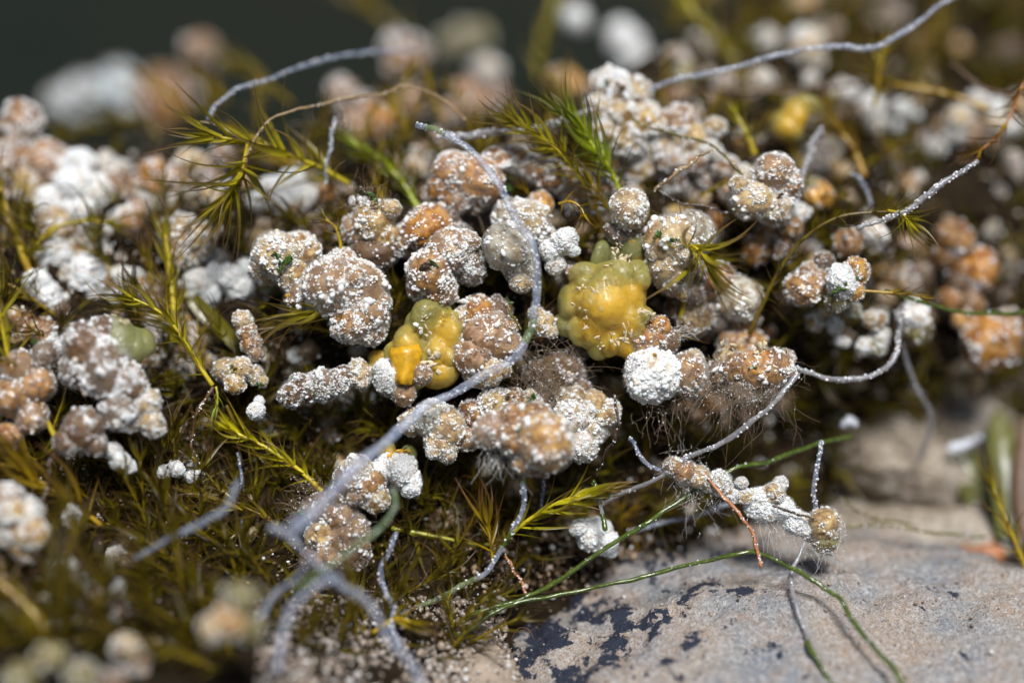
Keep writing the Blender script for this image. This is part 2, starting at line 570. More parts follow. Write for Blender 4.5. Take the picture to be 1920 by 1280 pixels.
def build_library():
    def shape(v, off):
        v = Vector(v)
        f = abs(mnoise.noise(v * 1.5 - off))
        return 1.03 + .16 * mnoise.noise(v * 1.1 + off) + .065 * mnoise.noise(v * 2.6 + off) - .17 * max(0, .14 - f) / .14 + .02 * mnoise.noise(v * 7 + off)

    def patch(v, off):
        v = Vector(v)
        return mnoise.noise(v * 2.0 + off) + .55 * mnoise.noise(v * 4.6 + off)

    for k in range(NVAR):
        V, F = ICO[4]
        off = Vector((k * 7.3, k * 3.1, k * 1.7))
        disp = np.array([shape(v, off) for v in V])
        LOBE.append(np_mesh('lobe', V * disp[:, None], F, M['nod'], attrs={'p': [patch(v, off) for v in V]}))
        rng = np.random.default_rng(100 + k)
        for dens, n, thr, rr in (('s', 760, .20, .036), ('m', 1200, .05, .035), ('d', 1550, -.08, .034), ('w', 1700, -.55, .030)):
            i = np.arange(n) + .5
            ph = np.arccos(1 - 2 * i / n); th = np.pi * (1 + 5 ** .5) * i
            D = np.stack([np.cos(th) * np.sin(ph), np.sin(th) * np.sin(ph), np.cos(ph)], 1) + rng.normal(size=(n, 3)) * .05
            D /= np.linalg.norm(D, axis=1)[:, None]
            ms = []
            for dv in D:
                a = patch(dv, off)
                if a < thr + rng.normal() * .10: continue
                rad = shape(dv, off)
                r = min(.125, rr * float(np.exp(rng.normal() * .55)) * (.8 + .9 * min(1, max(0, a - thr))))
                A = rot_rand(rng) @ np.diag(r * (1 + .28 * rng.normal(size=3)).clip(.55, 1.5))
                ms.append((A, dv * (rad + r * (.15 if dens != 'w' else -.3))))
            GRAN[k, dens] = np_mesh('granules', *copies(ICO[2], ms), M['gran'])
    for k in range(4):
        rng = np.random.default_rng(200 + k)
        n = 1500
        D = rng.normal(size=(n, 3)); D /= np.linalg.norm(D, axis=1)[:, None]
        V, F = [], []
        for i, dv in enumerate(D):
            t = np.cross(dv, rng.normal(size=3)); t /= np.linalg.norm(t); b = np.cross(dv, t)
            L = .10 + .12 * rng.random(); wv = .0065
            tip = dv * (1.0 + L) + t * L * rng.normal() * .35
            for a in (0, 2.09, 4.19): V.append(dv * .94 + (t * math.cos(a) + b * math.sin(a)) * wv)
            V.append(tip)
            o = 4 * i
            F += [(o, o + 1, o + 3), (o + 1, o + 2, o + 3), (o + 2, o, o + 3)]
        FUZZ.append(np_mesh('fuzz', V, F, M['fuzz']))


def speck_mesh(mat, seed):
    V, F = ICO[2]
    off = Vector((seed * 3.3, 1, 2))
    rg = np.random.default_rng(seed + 40)
    parts = []
    for q in range(5):
        VV = np.array([v * (1 + .8 * mnoise.noise(Vector(v) * 1.7 + off + Vector((q * 4.1, 0, 0)))) for v in V]) * np.array([.62, .2, .5]) * rg.uniform(.5, 1.0)
        parts.append((VV @ rot_rand(rg) * np.array([1, .45, 1]) + rg.normal(size=3) * np.array([.45, .05, .4]), F))
    return np_mesh('speck', *cat(parts), mat)


SPECK = {}


def speck(name, key, parent, p, r, base):
    i = random.randrange(6)
    if (key, i) not in SPECK: SPECK[key, i] = speck_mesh(M[key], i + len(SPECK))
    r *= 1.5
    o = obj(name, SPECK[key, i], parent, Vector(p) - Vector(base))
    o.scale = (r * random.uniform(.7, 1.3), r * random.uniform(.7, 1.2), r * random.uniform(.6, 1.2))
    o.rotation_euler = [random.uniform(-.5, .5), random.uniform(0, 6.28), random.uniform(-.5, .5)]
    return o


CR = 'white-crusted nodules on the mossy bank'


def nodule(label, style, dens, d, lobes, group=None, fuzz=True, memb=(), specks=(), cat='nodule', name='nodule', mini=True):
    """lobes: (px, py, r_px, [extra depth], [style], [density])"""
    c = np.mean([P(l[0], l[1], d) for l in lobes], axis=0)
    base = c - np.array([0, 0, min(l[2] for l in lobes) / 100])
    lobes = [tuple(l) for l in lobes]
    if group == CR and mini:
        for l in list(lobes):
            if l[2] < 24: continue
            for _ in range(random.choice((0, 0, 1, 1))):
                a = random.uniform(0, 6.283); q = l[2] * random.uniform(.62, .95)
                ld = l[3] if len(l) > 3 else 0
                lobes.append((l[0] + math.cos(a) * q, l[1] + math.sin(a) * q, l[2] * random.uniform(.26, .5), ld - math.sqrt(max(0, 1 - (q / l[2]) ** 2)) * l[2] / 100 * .8 + random.uniform(0, .12)) + tuple(l[4:]))
    root = tag(empty(name, base), label, cat, group)
    for i, l in enumerate(lobes):
        px, py, r = l[:3]
        dd = l[3] if len(l) > 3 else random.uniform(-.12, .12)
        st = l[4] if len(l) > 4 else style
        de = l[5] if len(l) > 5 else dens
        k = random.randrange(NVAR)
        col = np.array(STY[st]) * random.uniform(.85, 1.15)
        pos = P(px, py, d + dd)
        r = r / 100 * (DIST + d + dd) / DIST
        o = obj('lobe', LOBE[k], root, pos - base, col)
        o.color[3] = CHALK[de]
        o.rotation_euler = [random.uniform(0, 6.28) for _ in range(3)]
        o.scale = [r * random.uniform(.82, 1.1) for _ in range(3)]
        g = obj('granules', GRAN[k, de], o, None, col)
        g['kind'] = 'stuff'
        if fuzz:
            f = obj('fuzz', FUZZ[random.randrange(4)], o)
            f['kind'] = 'stuff'
        if i in memb or (fuzz and abs(d) < 1.3 and r > .17 and random.random() < .5):
            m_ = obj('membrane', MEMB[0], o)
            m_.scale = (1.07, 1.07, 1.07) if i not in memb else (1.12, 1.12, 1.12)
            m_.rotation_euler = [random.uniform(0, 6) for _ in range(3)]
    for s in specks:
        key, px, py, r = s[:4]
        dd = s[4] if len(s) > 4 else None
        if dd is None:
            best = min(lobes, key=lambda l: math.hypot(px - l[0], py - l[1]) / l[2])
            q = min(.98, math.hypot(px - best[0], py - best[1]) / best[2])
            dd = d + (best[3] if len(best) > 3 else 0) - best[2] / 100 * math.sqrt(1 - q * q)
        speck('alga_speck' if key == 'alga' else 'flake', key, root, P(px, py, dd), r / 100, base)
    return root


# ------------------------------------------------------------------ threads, twigs
TSC = .55


def mnoise_walk(n, s_):
    return np.array([mnoise.noise(Vector((i * .27, s_ * 7, 1.5))) * 1.2 + mnoise.noise(Vector((i * .1, s_ * 3, 9.5))) * 3.5 for i in range(n)])


def thread(label, pts, mat, d=None, sections=None, crumbs=60, cat_='thread', name='thread', group=None, rough=.05, sides=10, wob=.015, flat=1.0):
    """pts rows (px, py, d, r_px)"""
    p = spline(pts, n=12)
    X = np.array([P(a[0], a[1], a[2]) for a in p])
    n = len(X)
    ph = RNG.random(3) * 9
    rad = np.maximum(p[:, 3] * TSC, 1.0) / 100 * (1 + .04 * np.sin(np.arange(n) * .9 + ph[0]) + .09 * np.sin(np.arange(n) * .27 + ph[1]) + .04 * RNG.normal(size=n))
    X = X + .016 * np.stack([mnoise_walk(n, s_) for s_ in (ph[0], ph[1], ph[2])], 1)
    if p[:, 2].mean() < -1.8: rad = rad * .7
    base = X[0]
    root = tag(empty(name, base), label, cat_, group)
    for a, b, mk in (sections or [(0, 1, mat)]):
        i0, i1 = int(a * (n - 1)), int(b * (n - 1)) + 1
        if i1 - i0 < 3: i1 = i0 + 3
        nm = {'green': 'green_section', 'pgreen': 'green_section', 'clear': 'clear_section', 'pale': 'pale_section'}.get(mk, 'stalk')
        if sections is None: nm = 'stalk'
        V, F = tube(X[i0:i1] - base, rad[i0:i1] * (1.0 if mk != 'green' else 1.02), sides, rough, flat)
        obj(nm, np_mesh(nm, V, F, M[mk]), root)
    if crumbs:
        ms = []
        for _ in range(crumbs):
            i = RNG.integers(0, n)
            u = RNG.normal(size=3); u /= np.linalg.norm(u)
            r = .014 + .018 * RNG.random() ** 2
            r = min(r, rad[i] * .5)
            ms.append((rot_rand() @ np.diag(r * (1 + .4 * RNG.random(3))), X[i] - base + u * rad[i]))
        o = obj('crumbs', np_mesh('crumbs', *copies(ICO[1], ms), M['gran'], smooth=False), root, color=(.7, .7, .75))
        o['kind'] = 'stuff'
    return root


# ------------------------------------------------------------------ moss
LEAF = []
NLEAF = 14


def build_leaves():
    for k in range(NLEAF):
        rng = np.random.default_rng(300 + k)
        n = 8
        V, t_, m_ = [], [], []
        cv = rng.uniform(.0, .5); sw = rng.normal() * .12; wd = rng.uniform(.028, .048)
        tw = rng.normal() * .5
        for i in range(n + 1):
            t = i / n
            wv = wd * (1 - t) ** .75 * (.75 + .9 * min(1, t * 3) * (1 - t)) + .004
            zc = cv * t * t; xc = sw * math.sin(t * 3)
            a = tw * t
            for s_, mm in ((-1, 0), (0, 1), (1, 0)):
                V.append((xc + s_ * wv * math.cos(a), t, zc + abs(s_) * wv * .55 + s_ * wv * math.sin(a)))
                t_.append(t); m_.append(mm)
        F = []
        for i in range(n):
            for j in (0, 1):
                a = i * 3 + j
                F += [(a, a + 1, a + 4), (a, a + 4, a + 3)]
        LEAF.append(np_mesh('leaf', V, F, M['leaf'], attrs={'t': t_, 'm': m_}))


def frame(y, z):
    y = y / np.linalg.norm(y)
    z = z - y * z.dot(y); z /= np.linalg.norm(z) + 1e-9
    x = np.cross(y, z)
    return np.stack([x, y, z], 1)


def sprig(label, pts, L, r=3.2, tint=(1, 1, 1), n=None, spread=(62, 18), start=.12, group=None, tuft=7, taper=True, joined=False, stem_tint=None, cat_='moss sprig'):
    """pts rows (px, py, d) base to tip; L leaf length in px"""
    p = spline(pts, n=10)
    X = np.array([P(*a) for a in p])
    seg = np.linalg.norm(np.diff(X, axis=0), axis=1); cum = np.concatenate([[0], np.cumsum(seg)]); tot = cum[-1]
    base = X[0]
    root = tag(empty('moss_sprig', base), label, cat_, group)
    rad = np.linspace(r, r * .45, len(X)) / 100
    V, F = tube(X - base, rad, 7, .03)
    obj('stem', np_mesh('stem', V, F, M['stem']), root, color=stem_tint or tint)
    n = int(n * 1.35) if n else int(max(8, tot * (1 - start) / .095))
    mats = []
    ph = random.uniform(0, 6)
    for i in range(n + tuft):
        f = start + (1 - start) * min(1, i / n)
        if i >= n: f = 1.0
        s_ = f * tot
        pos = np.array([np.interp(s_, cum, X[:, k]) for k in range(3)])
        ii = min(len(X) - 2, int(np.searchsorted(cum, s_)))
        ii = max(1, ii)
        T = X[min(ii + 1, len(X) - 1)] - X[ii - 1]; T /= np.linalg.norm(T)
        a = ph + i * 2.39996
        N = np.cross(T, [0.2, .9, .3]); N /= np.linalg.norm(N); B = np.cross(T, N)
        rd = N * math.cos(a) + B * math.sin(a)
        sp = R(spread[0] + (spread[1] - spread[0]) * f + random.gauss(0, 13))
        if i >= n: sp = R(random.uniform(3, spread[1] + 8))
        dirv = T * math.cos(sp) + rd * math.sin(sp)
        ln = L / 100 * random.uniform(.55, 1.1) * (1 if i < n else random.uniform(.75, 1.1)) * (.75 + .25 * min(1, f * 3))
        fr = frame(dirv, T * math.sin(sp) - rd * math.cos(sp))
        # leaf mesh curls toward +z; let it recurve outwards
        fr = fr @ np.diag([1, 1, -1]) if random.random() < .75 else fr
        if np.linalg.det(fr) < 0: fr[:, 0] *= -1
        mats.append((fr * ln, pos - base + rd * rad[ii] * .6, random.randrange(NLEAF)))
    if joined:
        V, F, t_, m_, o = [], [], [], [], 0
        for A, q, k in mats:
            me = LEAF[k]
            co = np.empty(len(me.vertices) * 3, np.float32); me.vertices.foreach_get('co', co); co = co.reshape(-1, 3)
            fi = np.empty(len(me.loops), np.int32); me.loops.foreach_get('vertex_index', fi)
            ta = np.empty(len(co), np.float32); me.attributes['t'].data.foreach_get('value', ta)
            ma = np.empty(len(co), np.float32); me.attributes['m'].data.foreach_get('value', ma)
            V.append(co @ A.T + q); F.append(fi.reshape(-1, 3) + o); t_.append(ta); m_.append(ma); o += len(co)
        ob = obj('foliage', np_mesh('foliage', np.vstack(V), np.vstack(F), M['leaf'], attrs={'t': np.concatenate(t_), 'm': np.concatenate(m_)}), root, color=tint)
        ob['kind'] = 'stuff'
    else:
        for A, q, k in mats:
            o = obj('leaf', LEAF[k], root, color=np.array(tint) * random.uniform(.8, 1.2))
            Mx = Matrix(A.tolist()).to_4x4(); Mx.translation = Vector(q)
            o.matrix_basis = Mx
    return root


build_library()
build_leaves()
MEMB = [None]
_V, _F = ICO[4]
MEMB[0] = np_mesh('membrane', np.array([v * (1 + .05 * mnoise.noise(Vector(v) * 1.5)) for v in _V]), _F, M['memb'])
# ================================================================== hero nodules in the band of focus
N = nodule
ANCHOR = []


def handle(label):
    w_ = label.split(',')[0].split()[:7]
    while w_[-1] in {'a', 'an', 'the', 'of', 'in', 'with', 'and', 'on', 'to', 'its', 'small', 'at', 'over', 'under', 'by', 'round', 'beside', 'below', 'above', 'behind', 'between', 'green', 'dark', 'white', 'double', 'left', 'right', 'far', 'upper', 'lower', 'long', 'big', 'large', 'one', 'just', 'close', 'first', 'half', 'yellow', 'brown', 'fine', 'dotted', 'wrapped', 'against', 'pressed', 'wedged', 'standing', 'black', 'bent', 'olive', 'against', 'curved', 'crossed', 'touching', 'reaching', 'drooping', 'hidden', 'white-crusted', 'moss', 'top', 'sloping', 'tucked', 'pale', 'jutting', 'rusty', 'highest', 'for', 'from', 'stacked', 'caught', 'right-hand', 'down', 'star-shaped', 'set'}:
        w_.pop()
    return ' '.join(w_)


HERO = []      # (px,py,r) kept clear of filler in front


def H(label, style, dens, d, lobes, **k):
    for l in lobes: HERO.append((l[0], l[1], l[2], d))
    ANCHOR.append((float(np.mean([l[0] for l in lobes])), float(np.mean([l[1] for l in lobes])), max(l[2] for l in lobes) + 15, handle(label)))
    return N(label, style, dens, d, lobes, group=CR, **k)


H('cream nodule with green specks in its hollow, left of the big veiled one', 'cream', 'd', .25, [(522, 480, 50, 0), (565, 468, 38, .1), (548, 510, 36, .05), (500, 500, 34, .1)], memb=(0,), specks=[('alga', 520, 480, 11), ('alga', 538, 490, 10), ('alga', 527, 497, 9), ('wflake', 513, 490, 12)])
H('largest veiled grey-white nodule, upper left of the yellow jelly', 'tan', 'd', .0, [(618, 535, 58, -.1), (668, 545, 52, .1), (684, 590, 44, .05), (655, 605, 36, -.1), (690, 620, 30, .1), (575, 548, 42, .35), (640, 500, 34, .2)], memb=(0, 1, 2), specks=[('yflake', 545, 560, 9)])
H('pale nodule with a green cap and dark hairs on top', 'cream', 'm', .35, [(700, 415, 46), (668, 430, 34, .2, 'tan'), (700, 470, 46, .25, 'brown', 's'), (722, 440, 30)], specks=[('alga', 688, 376, 14), ('straw', 700, 385, 10), ('wflake', 672, 380, 10)])
H('rusty brown double nodule above the kidney-shaped tan one', 'orange', 'm', .5, [(800, 424, 44), (765, 450, 38, .1, 'tan'), (835, 415, 30, .2, 'brown'), (860, 445, 30, .3, 'brown')])
H('tan kidney-shaped nodule with a dark green hole in its middle', 'tan', 'd', .0, [(843, 470, 42), (868, 455, 28, .1), (805, 508, 43, -.1), (822, 540, 34, .05), (785, 540, 24, .1), (880, 500, 34, .3, 'brown')], specks=[('alga', 806, 496, 10), ('dark', 800, 500, 8)])
H('orange-brown grape-like nodule beneath the upper bend of the long thread', 'orange', 'm', .9, [(850, 325, 38), (828, 350, 30), (895, 340, 46, -.1), (862, 370, 32), (900, 372, 30), (880, 310, 26)])
H('long arched row of white-crusted lumps behind the leaning moss shoots', 'tan', 'd', 1.1, [(935, 300, 30), (968, 300, 28), (1000, 316, 31), (1030, 330, 30), (1066, 340, 32), (1098, 350, 30), (1128, 345, 26), (1075, 372, 26, .2), (1110, 385, 28, .2, 'brown')], specks=[('alga', 958, 345, 9), ('alga', 1105, 345, 9)])
H('pearl-grey round nodule crossed by the long translucent thread', 'pearl', 'm', -.05, [(953, 463, 46, 0), (975, 500, 34, .1), (978, 528, 24, .05, 'cream')], memb=(0, 1), mini=False)
H('chalky double lump tucked behind the pearl-grey nodule', 'cream', 'd', .55, [(990, 418, 42), (958, 410, 34, .1, 'pearl'), (1012, 385, 26, .2, 'amber', 's'), (1022, 445, 24)])
H('small white kidney-shaped nodule just above the olive jelly', 'white', 'w', .1, [(1058, 453, 26, -.05), (1034, 470, 24), (1042, 495, 20, .1, 'tan'), (1070, 505, 16, .2, 'tan', 'm')])
H('nearly spherical cream nodule standing on a brown stalk', 'cream', 'd', .05, [(1180, 390, 41, -.1), (1165, 435, 30, .2, 'brown', 's'), (1185, 450, 26, .3, 'tan', 's')], memb=(0,), mini=False)
H('tall cream nodule with green specks beside the star-shaped moss tip', 'cream', 'm', .1, [(1258, 450, 46, -.05), (1250, 495, 40), (1262, 520, 36, .1), (1302, 435, 42, .3, 'pearl', 's'), (1296, 490, 30, .3, 'tan')], specks=[('alga', 1240, 442, 9), ('alga', 1262, 455, 7), ('alga', 1275, 448, 7)], memb=(1, 2))
H('turret of soft white lumps rising highest on the crest', 'cream', 'd', 1.6, [(1150, 165, 42, 0, 'white'), (1190, 178, 32), (1128, 205, 30), (1162, 215, 42), (1215, 230, 36), (1130, 250, 34), (1180, 265, 40), (1225, 275, 34), (1150, 295, 30, .2, 'tan'), (1205, 310, 32, .2)], specks=[('alga', 1138, 152, 7), ('brown', 1162, 168, 10)])
H('shoulder of tan lumps to the right of the turret', 'tan', 'd', 1.7, [(1272, 228, 33), (1290, 262, 36, 0, 'cream'), (1255, 300, 32), (1300, 300, 30), (1262, 340, 30, .2, 'brown'), (1320, 330, 28, .3)])
H('veiled tan nodule bent round a small dark hollow, upper right', 'tan', 'd', .5, [(1452, 322, 38), (1475, 345, 28), (1408, 375, 40, -.1, 'cream'), (1452, 390, 32, 0, 'cream'), (1428, 355, 26, .1)], memb=(0, 2), specks=[('dark', 1465, 366, 7, .15)])
H('yellowish nodule with a white and green patch, right of centre', 'amber', 'm', .2, [(1607, 508, 29, 0, 'amber', 'm'), (1580, 528, 32, -.1, 'white', 'w'), (1572, 562, 26, .1, 'olive', 's'), (1600, 545, 22)], specks=[('alga', 1576, 540, 12), ('alga', 1608, 522, 7), ('alga', 1568, 548, 8)])
H('fuzzy tan nodule left of the white and green patched one', 'tan', 'm', .6, [(1510, 537, 36), (1535, 520, 24), (1545, 490, 20, 0, 'brown', 's'), (1490, 550, 22)])
H('pinkish tan nodule to the right of the yellow jelly, under the thread', 'tan', 's', -.1, [(912, 632, 46, 0, 'pink', 's'), (885, 665, 38, -.05, 'pink', 'm'), (940, 640, 36, .0, 'tan', 'm'), (928, 610, 30, .1), (905, 690, 28, .1, 'brown', 'm')])
H('orange crusted nodule peeping over the pinkish tan one', 'orange', 'm', .2, [(898, 590, 38), (872, 597, 24, 0, 'cream', 'd'), (930, 592, 30, .1, 'brown'), (940, 580, 20, .2)], specks=[('alga', 953, 564, 8, 0), ('wflake', 868, 565, 7)])
H('whitish ragged nodule below the pinkish tan one, where the thread rests', 'cream', 'd', -.05, [(915, 698, 30), (895, 702, 24), (940, 690, 22), (880, 690, 18)])
H('small cream nodule touching the right side of the long thread', 'cream', 'd', .15, [(1018, 608, 24), (1006, 590, 18, .1), (1032, 622, 14)])
H('pure white ball-shaped nodule below the large amber jelly', 'white', 'w', -.1, [(1222, 702, 56, 0), (1205, 690, 36, .1), (1242, 712, 38, .05)], specks=[('yflake', 1226, 664, 4)], mini=False)
H('tan nodule pressed against the right of the white ball', 'tan', 'm', .1, [(1290, 700, 38), (1300, 675, 24, .1, 'cream'), (1305, 722, 24)])
H('rusty granular lump wedged between amber jelly and white ball', 'orange', 'm', .05, [(1222, 632, 32), (1250, 640, 26, 0, 'brown', 's'), (1205, 645, 24), (1235, 612, 22)], specks=[('alga', 1250, 648, 5)])
H('bristly brown crust with white flecks, right of the white ball', 'tan', 'm', .1, [(1420, 690, 40, 0, 'orange', 'm'), (1452, 690, 34, 0, 'tan', 'm'), (1378, 690, 34, 0, 'tan', 's'), (1362, 668, 22, .1, 'cream', 's'), (1345, 700, 26, .1, 'brown', 's'), (1390, 728, 32, .1, 'brown', 's'), (1440, 728, 28, .15, 'brown', 's'), (1472, 672, 18)], specks=[('alga', 1414, 697, 9), ('alga', 1470, 664, 9), ('wflake', 1432, 680, 14), ('wflake', 1345, 705, 14), ('wflake', 1392, 710, 14), ('flake', 1375, 662, 18), ('flake', 1425, 662, 20)])
H('large amber-flanked nodule, nearest of the middle group', 'orange', 's', -.9, [(1022, 828, 52, -.1, 'amber', 'm'), (970, 820, 38, 0, 'tan', 's'), (962, 785, 32, .1, 'tan', 's'), (925, 808, 34, .1, 'pink', 's'), (1005, 785, 32, .1, 'tan', 's'), (985, 860, 32, .1, 'tan', 'm'), (1015, 868, 30, .2, 'tan', 's')], memb=(0,), specks=[('alga', 975, 805, 8), ('brown', 985, 815, 12)])
H('brilliant white crumbly nodule right of the amber-flanked one', 'white', 'd', .05, [(1072, 785, 40), (1105, 805, 36), (1090, 835, 30), (1135, 775, 30, .1, 'cream'), (1070, 750, 26, .15, 'cream'), (1112, 755, 26, .2, 'cream', 's')], memb=(1,))
H('white and tan nodule with a green leaf scrap and a black fleck', 'tan', 'd', -.1, [(925, 755, 34, 0, 'cream'), (960, 760, 30), (990, 755, 24, .1, 'cream'), (940, 780, 24), (888, 775, 28, .05, 'orange', 'd')], specks=[('alga', 993, 752, 11, -.35), ('dark', 955, 744, 7)])
H('white bent nodule below the lower stretch of the long thread', 'cream', 'd', -.15, [(775, 790, 28), (808, 785, 34, 0, 'pearl', 'd'), (835, 800, 36), (828, 832, 32), (838, 848, 20), (872, 820, 26, .15, 'orange', 'd')], specks=[('brown', 815, 785, 5)])
H('brown caterpillar-like nodule at the left of the yellow jelly', 'brown', 'd', .1, [(548, 740, 26), (575, 728, 32), (605, 722, 32), (632, 718, 28), (645, 705, 20), (560, 722, 22)], specks=[('alga', 596, 732, 8)])
H('small round white-dotted nodule between the brown one and the yellow jelly', 'cream', 'd', 0, [(675, 702, 26), (668, 690, 16)])
H('cream nodule with a dark green pit and a knobbed end', 'cream', 'm', .1, [(425, 695, 27), (450, 692, 26), (440, 718, 22), (478, 702, 18), (492, 715, 12)], memb=(0,), specks=[('alga', 438, 693, 8), ('alga', 488, 722, 7)])
H('upright peanut-shaped nodule above the one with a green pit', 'tan', 'm', .15, [(456, 602, 20, 0, 'cream', 'd'), (462, 622, 18), (472, 645, 22, 0, 'orange', 'm'), (480, 660, 18, 0, 'tan')])
H('tiny white pear-shaped nodule hanging in the dark hollow', 'white', 'w', 0, [(480, 770, 17), (486, 752, 11)])
H('white lump caught beside the yellow film', 'white', 'w', -.15, [(738, 708, 38), (755, 735, 28, 0, 'tan', 's'), (790, 700, 22, -.1, 'tan', 'm'), (722, 690, 20)], mini=False)
H('brown-spotted white nodule near the hazy thread, low left of centre', 'tan', 'm', -.35, [(690, 915, 38), (655, 905, 34, 0, 'brown', 'm'), (705, 935, 28, 0, 'cream', 'd'), (672, 880, 30, 0, 'cream', 'd'), (640, 930, 26, 0, 'brown', 's')])
H('chalk-white lump beside a small yellow jelly, low left of centre', 'white', 'w', -.2, [(752, 880, 32), (770, 905, 26), (730, 870, 24), (715, 885, 22)], specks=[('yflake', 742, 850, 16), ('yflake', 757, 846, 12)])
H('shaggy sand-coloured lump sloping down behind the crossing threads', 'tan', 's', -.2, [(600, 955, 36, 0, 'brown', 's'), (632, 960, 42, 0, 'tan', 's'), (612, 1005, 38, 0, 'cream', 'm'), (650, 1000, 42, 0, 'tan', 's'), (620, 1045, 34), (660, 1035, 34, 0, 'brown', 's'), (585, 1050, 24, 0, 'brown', 's')], specks=[('alga', 560, 962, 10, -.6), ('flake', 592, 1010, 10, -.6)])
H('chalky white lump beneath the short green thread', 'white', 'w', .3, [(1108, 1002, 32), (1138, 1018, 24), (1085, 990, 16), (1125, 990, 22)])
H('dusky brown nodule wrapped in fine brown hair', 'brown', 's', .55, [(1052, 705, 44), (1030, 740, 34), (1085, 735, 26), (1010, 700, 28)])
H('golden nodule behind the bristly brown crust', 'amber', 's', 1.0, [(1402, 645, 32), (1370, 640, 24, .1, 'tan'), (1420, 660, 20)])
H('dim pale nodule behind the star-shaped moss tip', 'pearl', 's', .9, [(1385, 560, 40), (1350, 530, 34, 0, 'tan'), (1400, 600, 30, .2, 'tan'), (1340, 590, 34, .2, 'brown', 's')])
H('smooth dark-banded shell-like nodule right of the amber jelly', 'tan', 's', .6, [(1290, 560, 34, .1, 'brown', 's'), (1300, 605, 30, 0, 'cream', 's'), (1265, 580, 26, .2, 'brown', 's')])
# ---- left edge, out of focus
H('heap of pinkish white lumps at the far left edge', 'pink', 'm', 2.6, [(42, 230, 42), (26, 285, 34), (8, 315, 40), (85, 300, 40), (110, 325, 36), (55, 345, 34, 0, 'cream'), (20, 370, 34)], fuzz=False)
H('bright yellowish white lumps below the pinkish heap', 'white', 'w', 2.3, [(150, 305, 28), (140, 345, 36), (180, 360, 32, 0, 'cream'), (95, 385, 38), (150, 395, 36), (60, 400, 30, 0, 'cream')], fuzz=False)
H('snow-white rosette of lumps, brightest on the left', 'white', 'w', 1.5, [(105, 478, 38), (92, 515, 34), (48, 570, 36), (70, 600, 30, 0, 'cream'), (165, 515, 44), (118, 560, 36), (180, 545, 36), (150, 605, 34), (195, 580, 30), (240, 530, 32, 0, 'cream'), (225, 560, 26)], fuzz=False)
H('dark brown nodule dotted with large white granules, left side', 'brown', 'd', -1.1, [(165, 655, 50, .1, 'brown', 's'), (200, 690, 52, 0, 'brown', 'd'), (150, 690, 40, .1), (240, 720, 40, 0, 'brown', 'd'), (225, 770, 36), (275, 755, 30, 0, 'cream', 'd'), (285, 795, 26, 0, 'cream', 'd'), (195, 630, 36, .2)])
H('dusky brown round nodule low at the left', 'brown', 's', -1.3, [(155, 808, 44), (125, 830, 28), (180, 830, 24)])
H('tan lumps at the left edge beside the leaning green stem', 'tan', 's', -.9, [(35, 690, 38), (70, 720, 34, 0, 'orange', 's'), (20, 745, 40), (60, 780, 34), (15, 820, 30, 0, 'orange', 's'), (85, 665, 26, 0, 'brown', 's')], specks=[('alga', 68, 640, 8)])
H('whitish nodule under the drooping moss rosette', 'cream', 'd', 1.3, [(340, 445, 42), (372, 450, 34), (318, 435, 26, 0, 'pink'), (350, 475, 30)])
H('curled white lump behind the left moss shoots', 'white', 'w', 1.2, [(372, 530, 26, 0, 'cream'), (400, 515, 22), (430, 520, 24), (395, 550, 26), (450, 540, 26), (462, 505, 20)], fuzz=False)
H('pinkish lumps half hidden by the drooping moss rosette', 'pink', 'm', 2.7, [(288, 330, 36, 0, 'orange', 's'), (325, 345, 38), (355, 310, 32, 0, 'cream'), (395, 320, 34), (420, 290, 26), (365, 365, 26)], fuzz=False)
H('bluish white lumps above the cream nodule with green specks', 'white', 'w', 2.2, [(512, 355, 26), (545, 350, 30), (575, 372, 26, 0, 'cream'), (530, 385, 26), (490, 380, 22), (610, 365, 24, 0, 'orange', 's')], fuzz=False)
H('white cluster jutting in at the lower left edge', 'cream', 'd', -2.2, [(12, 930, 28, 0, 'pink'), (22, 965, 30), (55, 960, 26, 0, 'white'), (60, 1000, 30), (48, 1030, 26), (20, 1000, 26, 0, 'pink')], fuzz=False)
H('egg-shaped white nodule on a yellow-green stalk, lower left', 'white', 'd', -1.2, [(135, 965, 20), (132, 975, 17)], fuzz=False)
H('trio of small white lumps below the brown left nodules', 'white', 'w', -.9, [(225, 865, 20), (240, 875, 16), (212, 845, 18, 0, 'pink')], fuzz=False)
H('pair of small white lumps on a pale stalk', 'white', 'w', -.5, [(308, 884, 15), (330, 878, 16)], fuzz=False)
H('white crystalline tuft between brown moss needles', 'white', 'w', -.2, [(365, 876, 15), (360, 893, 13), (375, 888, 11)])
H('hazy white bent lump among the dark lower-left moss', 'white', 'w', -2.5, [(148, 1095, 24), (145, 1125, 22), (110, 1065, 20), (135, 1062, 14)], fuzz=False)
H('dull beige lumps right of the bent white one', 'tan', 'm', -2.4, [(190, 1120, 28), (215, 1100, 18, 0, 'white', 'w'), (185, 1155, 28), (130, 1165, 22, 0, 'pink'), (220, 1145, 22, 0, 'brown')], fuzz=False)
H('pale yellowish blurred lumps along the bottom left', 'olive', 's', -4.4, [(90, 1235, 36), (150, 1265, 36, 0, 'olive', 's'), (40, 1275, 34), (215, 1280, 32, 0, 'brown', 's')], fuzz=False)
H('soft white lump low in the bottom left corner', 'cream', 'm', -3.4, [(240, 1215, 30), (258, 1240, 28, 0, 'pink'), (228, 1205, 20)], fuzz=False)
H('whitish lump at the left edge above the bottom corner', 'white', 'd', -2.5, [(22, 1158, 18), (12, 1140, 16, 0, 'pink'), (84, 1122, 10)], fuzz=False)
